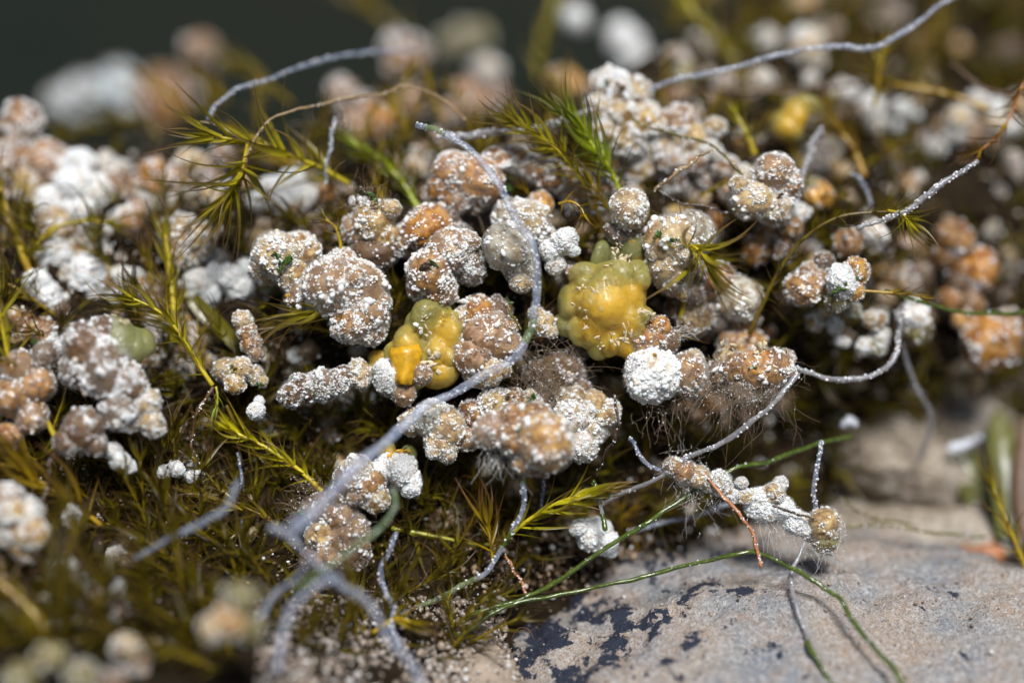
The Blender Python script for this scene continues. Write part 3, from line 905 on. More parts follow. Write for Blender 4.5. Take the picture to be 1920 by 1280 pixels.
H('fuzzy yellow-brown lump close to the lens, bottom left of centre', 'olive', 's', -4.6, [(455, 1120, 34, 0, 'olive', 's'), (430, 1165, 36, 0, 'amber', 's'), (465, 1175, 30), (402, 1178, 28, 0, 'cream', 'd')], fuzz=False)
H('little white nodule in the lower left shade', 'white', 'd', -1, [(218, 1040, 20), (240, 1050, 16, 0, 'cream')], fuzz=False)
# ---- back left
H('hazy bluish white lumps far behind the left crest', 'bluish', 's', 10.5, [(120, 200, 42), (165, 185, 52), (225, 178, 50), (150, 215, 36), (255, 200, 38)], fuzz=False)
H('hazy tan lump at the right of the far bluish white ones', 'tan', 's', 10.5, [(305, 195, 62), (330, 215, 44), (280, 220, 40)], fuzz=False)
H('dim pinkish ball far back at upper left', 'pink', 's', 8.5, [(378, 103, 36)], fuzz=False)
H('far pinkish tan lump behind the blurred crest twig', 'tan', 'm', 6.5, [(762, 115, 40), (745, 90, 34, 0, 'brown'), (775, 95, 30, 0, 'brown')], fuzz=False)
H('pale round lump left of the far pinkish tan one', 'pink', 'm', 5.5, [(645, 180, 30), (672, 200, 30), (635, 165, 22)], fuzz=False)
H('faint bluish ball far back above the crest', 'white', 's', 8.5, [(912, 135, 28)], fuzz=False)
H('dim beige mass far back above the crest', 'olive', 's', 11, [(870, 75, 34), (840, 85, 26), (895, 70, 26)], fuzz=False)
H('orange and pink hazy lumps just behind the crest twig', 'orange', 's', 5.2, [(705, 225, 36), (665, 240, 34, 0, 'pink'), (770, 195, 34, 0, 'pink'), (740, 210, 30, 0, 'cream')], fuzz=False)
H('reddish brown hazy mass behind the long thread tip', 'brown', 's', 6, [(880, 195, 46, 0, 'pink', 's'), (920, 190, 38, 0, 'brown', 's'), (850, 215, 34, 0, 'pink', 's'), (1060, 160, 34, 0, 'amber', 's'), (1090, 180, 28, 0, 'amber', 's')], fuzz=False)
# ---- back right
H('brightest hazy white ball behind the turret', 'white', 'w', 8.9, [(1172, 80, 34), (1190, 115, 34), (1160, 60, 24)], fuzz=False)
H('small hazy white ball at the top centre', 'white', 'w', 8.4, [(1078, 36, 26)], fuzz=False)
H('round white nodule with a cream cheek under the top right thread', 'white', 'd', 5.6, [(1512, 82, 32, 0, 'cream', 'd'), (1520, 110, 24, 0, 'cream', 'm'), (1500, 70, 22)], fuzz=False)
H('small hazy yellowish white ball left of the one under the thread', 'cream', 'w', 6.6, [(1436, 74, 21)], fuzz=False)
H('pair of hazy white lumps below the top right thread', 'white', 'd', 4.6, [(1425, 155, 28, 0, 'cream'), (1410, 178, 20, 0, 'pink'), (1360, 160, 24, 0, 'pink')], fuzz=False)
H('hazy white lump behind the dark stalk, upper right', 'white', 'd', 4.4, [(1575, 175, 24), (1590, 172, 18), (1518, 150, 18), (1580, 220, 18, 0, 'orange')], fuzz=False)
H('cream loop-shaped lump, upper right', 'cream', 'w', 4.6, [(1635, 205, 24), (1645, 235, 20), (1630, 190, 18, 0, 'white'), (1690, 205, 20, 0, 'olive'), (1688, 240, 14, 0, 'white', 'w'), (1715, 215, 12, 0, 'white', 'w')], fuzz=False)
H('bright white lumps behind the reddish moss shoot at the right edge', 'white', 'd', 4.0, [(1835, 188, 20), (1865, 200, 18), (1872, 232, 22, 0, 'cream'), (1900, 240, 16), (1800, 220, 28, 0, 'cream'), (1790, 250, 22), (1755, 280, 18), (1900, 300, 16, 0, 'pink'), (1905, 320, 13, 0, 'pink')], fuzz=False)
H('tan lumps stacked against the dark hollow, right side', 'tan', 's', 2.6, [(1790, 445, 36), (1775, 475, 30), (1835, 505, 42, 0, 'orange', 's'), (1800, 530, 30, 0, 'brown', 's'), (1815, 565, 32, 0, 'tan', 's'), (1780, 560, 24, 0, 'orange', 's')], fuzz=False)
H('large smooth amber nodule at the right edge', 'amber', 's', 2.4, [(1860, 640, 52, 0, 'orange', 's'), (1830, 620, 36, .1, 'orange', 's'), (1885, 615, 34, .1, 'tan', 's'), (1845, 660, 34, 0, 'orange', 's'), (1800, 600, 18)], fuzz=False)
H('cream nodule with an olive belly behind the curved thread', 'cream', 'm', 1.5, [(1712, 598, 34, 0, 'white', 'd'), (1720, 620, 30, 0, 'olive', 's')], fuzz=False)
H('row of crumbly white lumps right of the dark moss stalk', 'white', 'd', 1.2, [(1530, 600, 20, 0, 'cream'), (1565, 610, 18), (1640, 600, 22, 0, 'cream'), (1650, 632, 20), (1620, 650, 18), (1645, 650, 18, 0, 'olive'), (1580, 640, 14), (1600, 580, 16, 0, 'olive')], fuzz=False)
H('amber blob with a whitish top below the veiled tan nodule', 'amber', 's', 1.8, [(1535, 365, 28, 0, 'amber', 's'), (1525, 350, 20, 0, 'olive', 's')], fuzz=False)
H('pale lumps under the veiled tan nodule', 'tan', 's', 1.3, [(1480, 425, 28), (1440, 440, 26), (1420, 470, 30, 0, 'orange', 's'), (1500, 400, 20, 0, 'white', 'd'), (1465, 470, 28, 0, 'brown', 's'), (1590, 455, 28, 0, 'tan', 's'), (1640, 440, 28, 0, 'white', 's')], fuzz=False)
H('white crust patches behind the brown curled leaf', 'white', 'd', 1.6, [(1330, 280, 22), (1345, 290, 14), (1360, 310, 22, 0, 'tan'), (1390, 330, 22, 0, 'cream'), (1370, 360, 26, 0, 'tan', 's'), (1340, 240, 22, 0, 'cream')], fuzz=False)


# ================================================================== amber and olive jelly
def jelly(label, lobes, mat, core, d, flakes=(), seed=1, group=None, coreshrink=.66):
    bm = bmesh.new()
    base = P(np.mean([l[0] for l in lobes]), max(l[1] for l in lobes), d)
    more = []
    for l in lobes:
        for _ in range(1 if l[2] > 38 else 0):
            a = random.uniform(0, 6.283); q = l[2] * random.uniform(.5, .85)
            more.append((l[0] + math.cos(a) * q, l[1] + math.sin(a) * q, l[2] * random.uniform(.38, .62), l[3] - random.uniform(0, .28) * l[2] / 40))
    for l in list(lobes) + more:
        px, py, r = l[:3]; dd = l[3] if len(l) > 3 else 0
        p = P(px, py, d + dd) - base
        bmesh.ops.create_icosphere(bm, subdivisions=3, radius=1, matrix=Matrix.Translation(Vector(p)) @ Matrix.Rotation(seed + px, 4, 'Z') @ Matrix.Diagonal((r / 100 * random.uniform(.95, 1.25), r / 100 * .8, r / 100 * random.uniform(.9, 1.2), 1)))
    bmesh.ops.recalc_face_normals(bm, faces=bm.faces)
    me = bpy.data.meshes.new('tmp'); bm.to_mesh(me); bm.free()
    t = bpy.data.objects.new('tmp', me); C.objects.link(t)
    md = t.modifiers.new('r', 'REMESH'); md.mode = 'VOXEL'; md.voxel_size = .026
    ms = t.modifiers.new('s', 'SMOOTH'); ms.iterations = 3
    dg = bpy.context.evaluated_depsgraph_get()
    me2 = bpy.data.meshes.new_from_object(t.evaluated_get(dg))
    bpy.data.objects.remove(t)
    nrm = [v.normal.copy() for v in me2.vertices]
    for v, vn in zip(me2.vertices, nrm):
        q = v.co.copy()
        v.co = q + vn * (.13 * mnoise.noise(q * 1.6 + Vector((seed, 0, 0))) + .016 * mnoise.noise(q * 5.5) + .006 * mnoise.noise(q * 14))
    for p in me2.polygons: p.use_smooth = True
    me2.materials.clear(); me2.materials.append(M[mat])
    co = np.array([v.co[:] for v in me2.vertices])
    yk = np.zeros(len(co))
    for l in lobes:
        if len(l) > 4 and l[4]:
            q = P(l[0], l[1], d + l[3]) - base
            yk = np.maximum(yk, np.exp(-(((co - q) * np.array([1, .55, 1])) ** 2).sum(1) / (l[2] / 100 * 1.25) ** 2))
    yk = (yk - .2) * 1.35
    me2.attributes.new('yolk', 'FLOAT', 'POINT').data.foreach_set('value', yk.astype(np.float32))
    root = tag(empty('jelly_lump', base), label, 'jelly lump', group)
    obj('skin', me2, root)
    for l in lobes:
        if not (len(l) > 4 and l[4]): continue
        px, py, r = l[:3]; dd = l[3]
        VV = np.array([v * (1 + .25 * mnoise.noise(Vector(v) * 1.2 + Vector((px, py, 0))) + .08 * mnoise.noise(Vector(v) * 4)) for v in ICO[3][0]]) * r / 100 * coreshrink
        obj('core', np_mesh('core', VV * np.array([1, .7, 1]), ICO[3][1], M[core]), root, P(px, py + 2, d + dd + .02) - base)
    for f in flakes:
        key, px, py, r, dd = f
        nm = 'film_scrap' if key == 'yflake' else 'flake'
        speck(nm, key, root, P(px, py, d + dd), r / 100, base)
    return root


jelly('large amber jelly lump with beige flakes, above the white ball', [
    (1140, 575, 62, -.1, 1), (1185, 555, 40, 0, 1), (1170, 600, 44, -.05, 1), (1100, 560, 42, .05, 1), (1112, 610, 40, 0, 1), (1075, 565, 40, .2, 0), (1070, 610, 30, .2, 0), (1105, 520, 34, .15, 0), (1145, 525, 38, .05, 0),
    (1190, 520, 30, .1, 0), (1150, 630, 36, .05, 1), (1180, 650, 30, .1, 1), (1205, 600, 28, .1, 0), (1125, 640, 26, .1, 0)],
    'jelly', 'yolk', .05, [('flake', 1090, 540, 11, -.42), ('flake', 1112, 555, 13, -.52), ('flake', 1205, 585, 12, -.36), ('flake', 1178, 622, 11, -.48), ('flake', 1148, 632, 9, -.45), ('flake', 1150, 640, 7, -.45), ('flake', 1172, 640, 9, -.4), ('red', 1114, 566, 4, -.6), ('flake', 1100, 615, 5, -.45), ('flake', 1075, 570, 4, -.3), ('flake', 1098, 590, 8, -.5), ('flake', 1196, 514, 6, -.25), ('flake', 1128, 648, 5, -.3), ('flake', 1118, 632, 5, -.4), ('flake', 1142, 500, 8, -.25)], 1)
jelly('olive jelly lump behind and above the large amber one', [
    (1130, 480, 28, .1, 0), (1175, 470, 36, .2, 0), (1165, 500, 34, .2, 0), (1190, 440, 24, .25, 0), (1195, 490, 26, .25, 1)],
    'ojelly', 'yolk', .25, [('flake', 1152, 468, 7, -.25), ('flake', 1155, 482, 9, -.25), ('flake', 1178, 483, 8, -.2), ('flake', 1165, 495, 12, -.25), ('flake', 1178, 500, 9, -.25), ('yflake', 1185, 455, 6, -.2), ('flake', 1160, 458, 5, -.2)], 5, coreshrink=.5)
jelly('yellow jelly lump with torn film hanging over a white nodule', [
    (812, 600, 44, .1, 0), (838, 620, 42, .1, 1), (825, 650, 40, .1, 1), (765, 650, 36, -.05, 1), (745, 665, 28, -.05, 0), (800, 645, 34, .05, 0), (820, 695, 36, .1, 1), (770, 690, 32, -.1, 1), (790, 610, 32, .1, 0), (850, 650, 24, .15, 0)],
    'jelly', 'yolk', .05, [('flake', 793, 598, 6, -.4), ('wflake', 783, 616, 7, -.42), ('flake', 797, 617, 10, -.4), ('yflake', 805, 577, 7, -.3), ('yflake', 829, 594, 6, -.38), ('wflake', 810, 590, 3, -.4), ('flake', 826, 638, 3, -.42), ('flake', 778, 668, 3, -.45), ('flake', 812, 668, 13, -.42), ('flake', 800, 680, 11, -.42), ('flake', 795, 692, 12, -.42), ('flake', 784, 705, 9, -.42), ('flake', 745, 650, 3, -.3), ('yflake', 858, 632, 5, -.2)], 9)


def film(label_root, pts, seed):
    pass


def yellow_film():
    """torn sheet folded over the white lump under the yellow jelly"""
    prof = [(733, 652, 785, 645), (729, 665, 792, 660), (733, 680, 790, 676), (735, 695, 782, 692), (736, 708, 778, 705), (738, 720, 776, 721)]
    n, m = len(prof), 9
    V = []
    for lay in (0, 1):
        for j, (xa, ya, xb, yb) in enumerate(prof):
            for i in range(m):
                t = i / (m - 1)
                dd = -.36 - .22 * math.sin(math.pi * t) * (.6 + .4 * j / n) + .03 * mnoise.noise(Vector((i * .8, j * .9, 3))) + lay * .03
                V.append(P(xa + (xb - xa) * t + random.uniform(-1, 1), ya + (yb - ya) * t + random.uniform(-1, 1), dd))
    F = []
    K = n * m
    for j in range(n - 1):
        for i in range(m - 1):
            a = j * m + i
            F += [(a, a + 1, a + m + 1), (a, a + m + 1, a + m), (K + a, K + a + m + 1, K + a + 1), (K + a, K + a + m, K + a + m + 1)]
    ring = [j * m for j in range(n)] + [(n - 1) * m + i for i in range(1, m)] + [j * m + m - 1 for j in range(n - 2, -1, -1)] + [i for i in range(m - 2, 0, -1)]
    for a, b in zip(ring, ring[1:] + ring[:1]): F += [(a, b, b + K), (a, b + K, a + K)]
    tag(obj('torn_film', np_mesh('torn_film', V, F, M['yflake'])), 'deep yellow torn film draped over the white lump', 'film')


yellow_film()
jelly('cup-shaped olive jelly at the left among white lumps', [(225, 640, 40, 0, 0), (250, 645, 34, .1, 0), (215, 615, 24, .1, 0), (272, 640, 24, .1, 0)], 'ojelly', 'yolk', -.8, [('flake', 200, 655, 6, -.4), ('flake', 235, 605, 6, -.3)], 3)
jelly('hazy amber jelly in the upper right', [(1490, 215, 36, 0, 1), (1475, 235, 30, 0, 1), (1510, 200, 26, .1, 0)], 'jelly', 'yolk', 2.4, [], 4)
jelly('small yellow-olive jelly behind the chalk-white low lump', [(728, 848, 18, 0, 1), (765, 852, 16, .1, 0), (772, 872, 14, .1, 0)], 'ojelly', 'yolk', .05, [], 6)
jelly('small olive jelly left of the torn film', [(708, 668, 20, .1, 1), (700, 690, 14, .1, 0)], 'ojelly', 'yolk', .3, [], 8)

# ================================================================== stone and other stones
def stone(label, px, py, d, size, tilt, seed, mat, cat_='stone', sub=5, amp=.22, name='stone'):
    bm = bmesh.new(); bmesh.ops.create_icosphere(bm, subdivisions=sub, radius=1)
    V = np.array([v.co[:] for v in bm.verts]); F = np.array([[v.index for v in f.verts] for f in bm.faces]); bm.free()
    off = Vector((seed, seed * 2, 0))
    sz = np.array(size)
    VV = []
    for v in V:
        q = np.sign(v) * np.abs(v) ** .8
        q = q / max(1e-6, np.linalg.norm(q)) * (.55 * np.linalg.norm(q) + .45)
        w_ = Vector(q * sz)
        k = 1 + amp * mnoise.noise(w_ * .28 + off) + amp * .45 * mnoise.noise(w_ * .8 + off)
        fine = .12 * mnoise.fractal(w_ * 1.6 + off, .8, 2, 5) - .10 * max(0, .12 - abs(mnoise.noise(w_ * 1.1 - off))) / .12 + .05 * mnoise.fractal(w_ * 7 + off, .8, 2, 4)
        VV.append(q * sz * k + v * fine)
    o = obj(name, np_mesh(name, VV, F, M[mat]), None, P(px, py, d))
    o.rotation_euler = tilt
    return tag(o, label, cat_)


ROCK = stone('pale grey and beige stone with blue-black stains, bottom right', 1450, 1372, 1.25, (7.6, 4.8, 3.05), (R(20), R(-2), R(-4)), 5.0, 'rock', sub=7, amp=.13)
stone('hazy greyish beige stone behind the encrusted twig', 1690, 868, 4.2, (1.9, 1.4, .95), (R(10), R(14), R(20)), 2.0, 'mottled', amp=.4)
stone('brownish hazy stone at the right behind the greyish one', 1780, 795, 5.2, (1.4, 1.2, .8), (R(5), R(-12), 0), 3.0, 'mottled', amp=.4)
stone('tan hazy stone low behind the encrusted twig ball', 1700, 985, 3.6, (2.2, 1.0, .45), (R(12), R(4), 0), 4.0, 'mottled', amp=.4)
stone('dark hazy pebble beside the old olive leaf', 1835, 960, 3.8, (.7, .6, .42), (0, R(15), 0), 6.0, 'dark', sub=4)
stone('rusty red hazy pebble at the right edge of the stone', 1830, 1030, 2.8, (.45, .4, .25), (0, 0, 0), 7.0, 'red', sub=4)
stone('white hazy chip in front of the brownish stone', 1812, 832, 3.0, (.40, .10, .17), (R(20), R(-28), R(10)), 8.0, 'pchip', 'chip', 4, amp=.5, name='stone_chip')
stone('small pale blue chip behind the bristly crust', 1592, 795, 1.6, (.18, .15, .16), (0, 0, 0), 9.0, 'pchip', 'chip', 3, name='stone_chip')
stone('pale greenish blurred pebble in the dark hollow below the amber-flanked nodule', 905, 888, 1.3, (.34, .25, .3), (0, R(30), 0), 10.0, 'flake', 'pebble', 4, name='pebble')
SHELF = stone('rough sand-coloured rubbly shelf left of the main stone', 700, 1290, -.5, (2.4, 1.6, .6), (R(28), R(-8), 0), 11.0, 'sandstone', 'stone', 6, .3)

# old broad leaves at right
def broad_leaf(label, pts, wpx, mat):
    p = spline(pts, n=8); X = np.array([P(*a) for a in p]); n = len(X)
    V, F = [], []
    for i in range(n):
        t = i / (n - 1); wv = wpx / 100 * (math.sin(math.pi * (t * .85 + .12)) ** .6)
        T = X[min(i + 1, n - 1)] - X[max(0, i - 1)]; T /= np.linalg.norm(T)
        B = np.cross(T, -FWD); B /= np.linalg.norm(B); Nn = np.cross(B, T)
        for s_ in (-1, -.5, 0, .5, 1): V.append(X[i] + B * wv * s_ + Nn * (abs(s_) * wv * .35 + .02 * random.random()))
    for i in range(n - 1):
        for j in range(4):
            a = i * 5 + j; F += [(a, a + 1, a + 6), (a, a + 6, a + 5)]
    V = np.array(V); K = len(V)
    V2 = V + FWD * .03
    F2 = [(K + a, K + c, K + b) for a, b, c in F]
    tag(obj('broad_leaf', np_mesh('broad_leaf', np.vstack([V, V2]), np.array(F + F2), M[mat])), label, 'leaf')


broad_leaf('upright olive old leaf at the right edge behind the stone', [(1885, 1010, 2.6), (1890, 930, 2.8), (1880, 850, 3.1), (1870, 770, 3.6)], 36, 'dleaf')
broad_leaf('darker olive old leaf half behind the upright one', [(1830, 950, 3.4), (1822, 890, 3.5), (1800, 830, 3.7)], 34, 'dleaf')
broad_leaf('dark rust-brown old leaf at the very right edge', [(1925, 1010, 2.4), (1915, 900, 2.7), (1925, 780, 3.1)], 20, 'brown')
broad_leaf('broad yellow-green blade leaning behind the left moss shoots', [(455, 660, .9), (410, 610, .9), (370, 570, 1.0), (345, 530, 1.2)], 16, 'yleaf')

# ================================================================== threads
T = thread
TH = 'translucent threads across the bank'
T('long translucent bluish thread winding down the middle of the bank', [(782, 234, -.5, 9), (815, 243, -.6, 11), (850, 262, -.7, 11), (895, 300, -.8, 12), (935, 350, -.85, 12), (965, 400, -.85, 13), (992, 450, -.85, 13), (1008, 510, -.8, 13), (1006, 570, -.75, 13), (992, 625, -.75, 14), (960, 672, -.75, 15), (915, 703, -.7, 15), (860, 728, -.7, 14), (800, 762, -.85, 15), (745, 808, -1.5, 17), (690, 855, -2.3, 18), (640, 900, -3.0, 18), (590, 960, -3.6, 19), (545, 995, -4.0, 24)], 'clear', crumbs=130, group=TH, sections=[(0, .035, 'clear'), (.035, .085, 'pgreen'), (.085, .475, 'clear'), (.475, .52, 'pgreen'), (.52, 1, 'clear')], rough=.06, sides=14)
T('arched bluish thread at upper left ending behind the moss rosette', [(392, 225, 1.0, 6), (402, 200, 1.1, 7), (430, 178, 1.2, 7), (490, 152, 1.4, 7), (560, 126, 1.7, 7), (640, 106, 2.1, 7), (710, 97, 2.6, 7), (785, 96, 3.2, 6)], 'clear', crumbs=50, group=TH)
T('long lilac thread sweeping up to the top right corner', [(1215, 165, 1.4, 8), (1270, 150, 1.3, 9), (1340, 133, 1.2, 9), (1420, 113, 1.2, 9), (1490, 95, 1.2, 9), (1545, 86, 1.2, 10), (1625, 90, 1.2, 10), (1660, 80, 1.3, 10), (1710, 45, 1.4, 9), (1770, 8, 1.5, 9), (1840, -30, 1.6, 9)], 'clear', crumbs=90, group=TH)
T('straight frayed thread slanting over the dark hollow at right', [(1608, 430, .1, 9), (1650, 413, .05, 9), (1690, 398, 0, 10), (1725, 375, 0, 11), (1770, 345, 0, 11), (1835, 303, 0, 9)], 'pale', crumbs=120, group=TH)
T('curved pale thread hooking up right of the bristly crust', [(1482, 690, .2, 9), (1530, 704, .2, 9), (1590, 713, .3, 10), (1640, 702, .4, 9), (1680, 668, .6, 9), (1688, 625, .7, 8), (1694, 578, .8, 7)], 'pale', crumbs=110, group=TH)
T('grey thread running down left from the bristly crust', [(1500, 700, -.3, 9), (1455, 752, -.4, 9), (1400, 798, -.4, 9), (1340, 836, -.3, 9), (1285, 860, -.2, 8), (1240, 890, -.1, 8), (1180, 918, .2, 7), (1130, 945, .5, 6)], 'pale', crumbs=90, group=TH)
T('glassy white and green thread hanging below the amber-flanked nodule', [(975, 850, -.9, 8), (980, 890, -.8, 8), (983, 930, -.7, 9), (970, 975, -.6, 9), (945, 1025, -.5, 9), (910, 1070, -.5, 9), (860, 1100, -.4, 9), (800, 1130, -.4, 9), (730, 1150, -.4, 8), (670, 1170, -.4, 8), (620, 1195, -.5, 8), (580, 1235, -.6, 9), (550, 1290, -.8, 9)], 'clear', crumbs=70, group=TH, sections=[(0, .05, 'clear'), (.05, .12, 'pgreen'), (.12, .29, 'clear'), (.29, .34, 'green'), (.34, .45, 'clear'), (.45, .62, 'pgreen'), (.62, 1, 'clear')])
T('glossy green thread crossing from the stone up to the right', [(1600, 815, 1.2, 6), (1540, 830, .9, 7), (1480, 850, .6, 8), (1390, 875, .3, 8), (1330, 905, .1, 8), (1270, 940, 0, 8), (1200, 990, -.1, 8), (1130, 1030, -.15, 8), (1050, 1082, -.2, 8), (990, 1120, -.2, 8), (930, 1140, -.3, 8), (850, 1165, -.4, 7), (760, 1215, -.9, 7), (660, 1250, -1.4, 8)], 'green', crumbs=26, sides=12)
T('arched green thread lying across the stone', [(860, 1190, -.9, 8), (915, 1155, -.6, 8), (980, 1128, -.4, 7), (1080, 1108, -.35, 7), (1180, 1088, -.35, 7), (1290, 1058, -.3, 7), (1390, 1037, -.35, 7), (1450, 1050, -.5, 7), (1520, 1085, -.8, 8), (1565, 1115, -1.0, 8), (1600, 1165, -1.3, 8), (1640, 1215, -1.7, 8), (1680, 1255, -2.0, 9), (1705, 1300, -2.3, 9)], 'green', crumbs=22, sides=12)
T('pale drooping thread with a green lower end, over the stone', [(1512, 1010, -.1, 6), (1497, 1045, -.3, 7), (1483, 1085, -.5, 8), (1492, 1130, -.8, 8), (1508, 1180, -1.1, 8), (1520, 1215, -1.4, 8), (1545, 1260, -1.7, 9), (1575, 1310, -2.0, 9)], 'pale', crumbs=20, group=TH, sections=[(0, .66, 'pale'), (.66, 1, 'green')])
T('thick hazy blue-grey thread nearest the lens, low left of centre', [(505, 990, -3.0, 20), (540, 1005, -3.0, 15), (575, 1040, -3.1, 14), (630, 1085, -3.2, 15), (690, 1130, -3.3, 16), (730, 1190, -3.4, 16), (770, 1250, -3.5, 18), (800, 1310, -3.6, 20)], 'clear', crumbs=20, group=TH)
T('hazy greenish thread with a pale tip, low left of centre', [(738, 915, -2.2, 9), (740, 950, -2.3, 10), (715, 985, -2.5, 10), (670, 1020, -2.8, 10), (615, 1060, -3.1, 10), (560, 1100, -3.6, 10)], 'pgreen', crumbs=10, group=TH)
T('kinked bluish thread right of the thick hazy one', [(745, 1000, -.8, 8), (735, 1030, -.8, 9), (713, 1070, -.9, 9), (720, 1105, -1, 10), (735, 1135, -1.1, 9), (738, 1175, -1.3, 9), (750, 1210, -1.5, 9)], 'clear', crumbs=40, group=TH)
T('hazy bluish thread crossing under the thick one to the left', [(590, 1040, -3.0, 12), (545, 1090, -2.9, 13), (500, 1135, -2.8, 14), (470, 1170, -3, 12)], 'clear', crumbs=10, group=TH)
T('broad hazy thread curving to the bottom edge, left of centre', [(640, 1080, -3.3, 14), (590, 1100, -3.4, 15), (545, 1140, -3.6, 16), (522, 1200, -3.8, 17), (515, 1260, -4, 18)], 'clear', crumbs=10, group=TH)
T('thin upright bluish thread in the dark left hollow', [(444, 848, .1, 5), (452, 890, .1, 6), (456, 940, 0, 6), (450, 1000, 0, 6), (452, 1085, 0, 6)], 'clear', crumbs=20, group=TH)
T('short green and white thread above the chalky lump', [(1115, 898, -.2, 7), (1120, 925, -.25, 8), (1128, 955, -.3, 8), (1136, 990, -.35, 8)], 'green', crumbs=10, sections=[(0, .4, 'green'), (.4, .75, 'pale'), (.75, 1, 'green')])
T('short upright white thread rising from the encrusted twig', [(1541, 830, -.1, 9), (1535, 860, -.1, 8), (1528, 900, -.1, 8), (1530, 950, 0, 8)], 'clear', crumbs=40, group=TH)
T('green thread leading out to the right edge', [(1660, 545, .5, 5), (1710, 562, .6, 6), (1780, 580, .8, 7), (1850, 588, 1.0, 7), (1960, 580, 1.3, 8)], 'green', crumbs=10)
T('thick dull green thread behind the stone at the right edge', [(1712, 1065, 1.4, 8), (1760, 1083, 1.3, 9), (1830, 1093, 1.1, 9), (1960, 1115, .9, 10)], 'green', crumbs=10)
T('pale fuzzy thread lying level behind the long thread tip', [(820, 255, .9, 9), (870, 255, .9, 12), (930, 247, .9, 12), (990, 243, 1, 12), (1060, 225, 1.1, 10), (1110, 205, 1.2, 8)], 'pale', crumbs=180, group=TH)
T('thin grey thread dangling with two white beads, upper left of centre', [(628, 222, .9, 6), (622, 265, .9, 7), (614, 300, .9, 5), (606, 345, .9, 5)], 'clear', crumbs=60, group=TH)
T('green thread at the bottom beside the glassy white one', [(640, 1150, -.7, 7), (600, 1175, -.7, 7), (570, 1215, -.8, 7), (548, 1270, -.9, 7), (540, 1310, -1, 7)], 'green', crumbs=10)
T('broad hazy grey-blue filament over the dark left moss', [(250, 1045, -2.2, 10), (320, 1005, -2.3, 14), (390, 975, -2.4, 16), (430, 945, -2.5, 15), (450, 900, -2.5, 9)], 'clear', crumbs=0, group=TH)
T('bluish thread bending into the encrusted twig from the left', [(1178, 822, 0, 6), (1200, 850, 0, 7), (1225, 878, 0, 7), (1262, 890, 0, 7)], 'clear', crumbs=20, group=TH)
T('faint pair-like pale thread hanging behind the curved thread', [(1690, 640, 1.5, 8), (1715, 720, 1.8, 9), (1745, 780, 2.2, 9), (1730, 860, 2.6, 9)], 'pale', crumbs=10, group=TH)
T('pale thread lying behind the green thread under the encrusted twig', [(1180, 990, .9, 7), (1260, 975, .9, 8), (1340, 955, .9, 8), (1400, 930, 1.0, 7)], 'clear', crumbs=10, group=TH)
T('short bluish thread hidden behind the bright lower moss shoot', [(1022, 880, .2, 5), (1018, 920, .2, 6), (1012, 955, .2, 6)], 'clear', crumbs=10, group=TH)
T('hazy white thread at right pointing at the upper dark hollow', [(1540, 240, 1.6, 12), (1520, 290, 1.6, 9), (1500, 340, 1.4, 8), (1490, 400, 1.2, 8)], 'pale', crumbs=120, group=TH)
T('short bluish arc near the right dark hollow', [(1598, 325, 1.4, 6), (1620, 345, 1.4, 7), (1632, 385, 1.4, 6)], 'clear', crumbs=10, group=TH)

TW = 'dark twigs and dry stalks'
def twig(label, pts, mat, d=0, crumbs=30, cat_='twig', name='twig'): return thread(label, pts, mat, crumbs=crumbs, cat_=cat_, name=name, group=TW, rough=.14, sides=8, wob=.02)
twig('brown wiry stalk arching along the upper left crest', [(452, 345, .15, 5), (462, 300, .2, 5), (478, 262, .2, 5), (510, 222, .3, 5), (560, 206, .5, 5), (600, 196, .7, 5), (650, 182, .9, 5), (720, 172, 1.0, 5), (760, 158, 1.0, 6), (800, 170, 1.0, 4), (838, 192, .9, 5), (870, 222, .9, 4)], 'straw', crumbs=60)
twig('dark red-brown crooked twig under the nodule with a green pit', [(398, 725, -.1, 6), (380, 755, -.15, 7), (366, 790, -.15, 6), (360, 830, -.1, 5), (376, 872, -.1, 5)], 'brown')
twig('black upright splinter in front of the white crumbly nodule', [(1148, 738, -.5, 4), (1156, 775, -.5, 5), (1160, 805, -.5, 5), (1150, 830, -.4, 5), (1130, 862, -.2, 4), (1122, 890, 0, 4)], 'dark')
twig('rust-orange rootlet dropping from the encrusted twig', [(1322, 885, -.3, 5), (1352, 925, -.35, 6), (1386, 962, -.4, 6), (1408, 995, -.4, 6), (1418, 1030, -.45, 7), (1428, 1062, -.5, 6)], 'red')
twig('short orange rootlet above the green threads', [(948, 1040, -.3, 5), (962, 1065, -.35, 5), (975, 1085, -.35, 5), (988, 1115, -.4, 4)], 'red')
twig('olive stalk with a white bead leading to the veiled tan nodule', [(1178, 208, .8, 4), (1205, 232, .8, 4), (1250, 246, .7, 5), (1310, 262, .6, 5), (1350, 290, .5, 5), (1385, 320, .4, 6), (1412, 345, .3, 4)], 'olive')
twig('brown curled dry leaf stalk below the olive stalk', [(1228, 355, .3, 5), (1250, 340, .2, 7), (1275, 318, .2, 7), (1300, 300, .2, 6), (1335, 282, .2, 4)], 'straw')
twig('dark horizontal rootlet right of the cream tall nodule', [(1240, 358, .3, 4), (1290, 380, .3, 4), (1330, 390, .3, 4), (1370, 402, .4, 4)], 'dark')
twig('thin dark stalk joined to the encrusted twig tip', [(1448, 945, -.4, 4), (1475, 955, -.4, 4), (1500, 965, -.4, 4), (1525, 972, -.4, 3)], 'dark', crumbs=4)
twig('left of two black stubs standing at the bottom', [(790, 1180, -1.0, 6), (793, 1210, -1.0, 7), (796, 1250, -1.1, 8)], 'dark', crumbs=6)
twig('right of two black stubs standing at the bottom', [(822, 1165, -1.0, 6), (815, 1200, -1.0, 7), (805, 1240, -1.1, 7)], 'dark', crumbs=6)
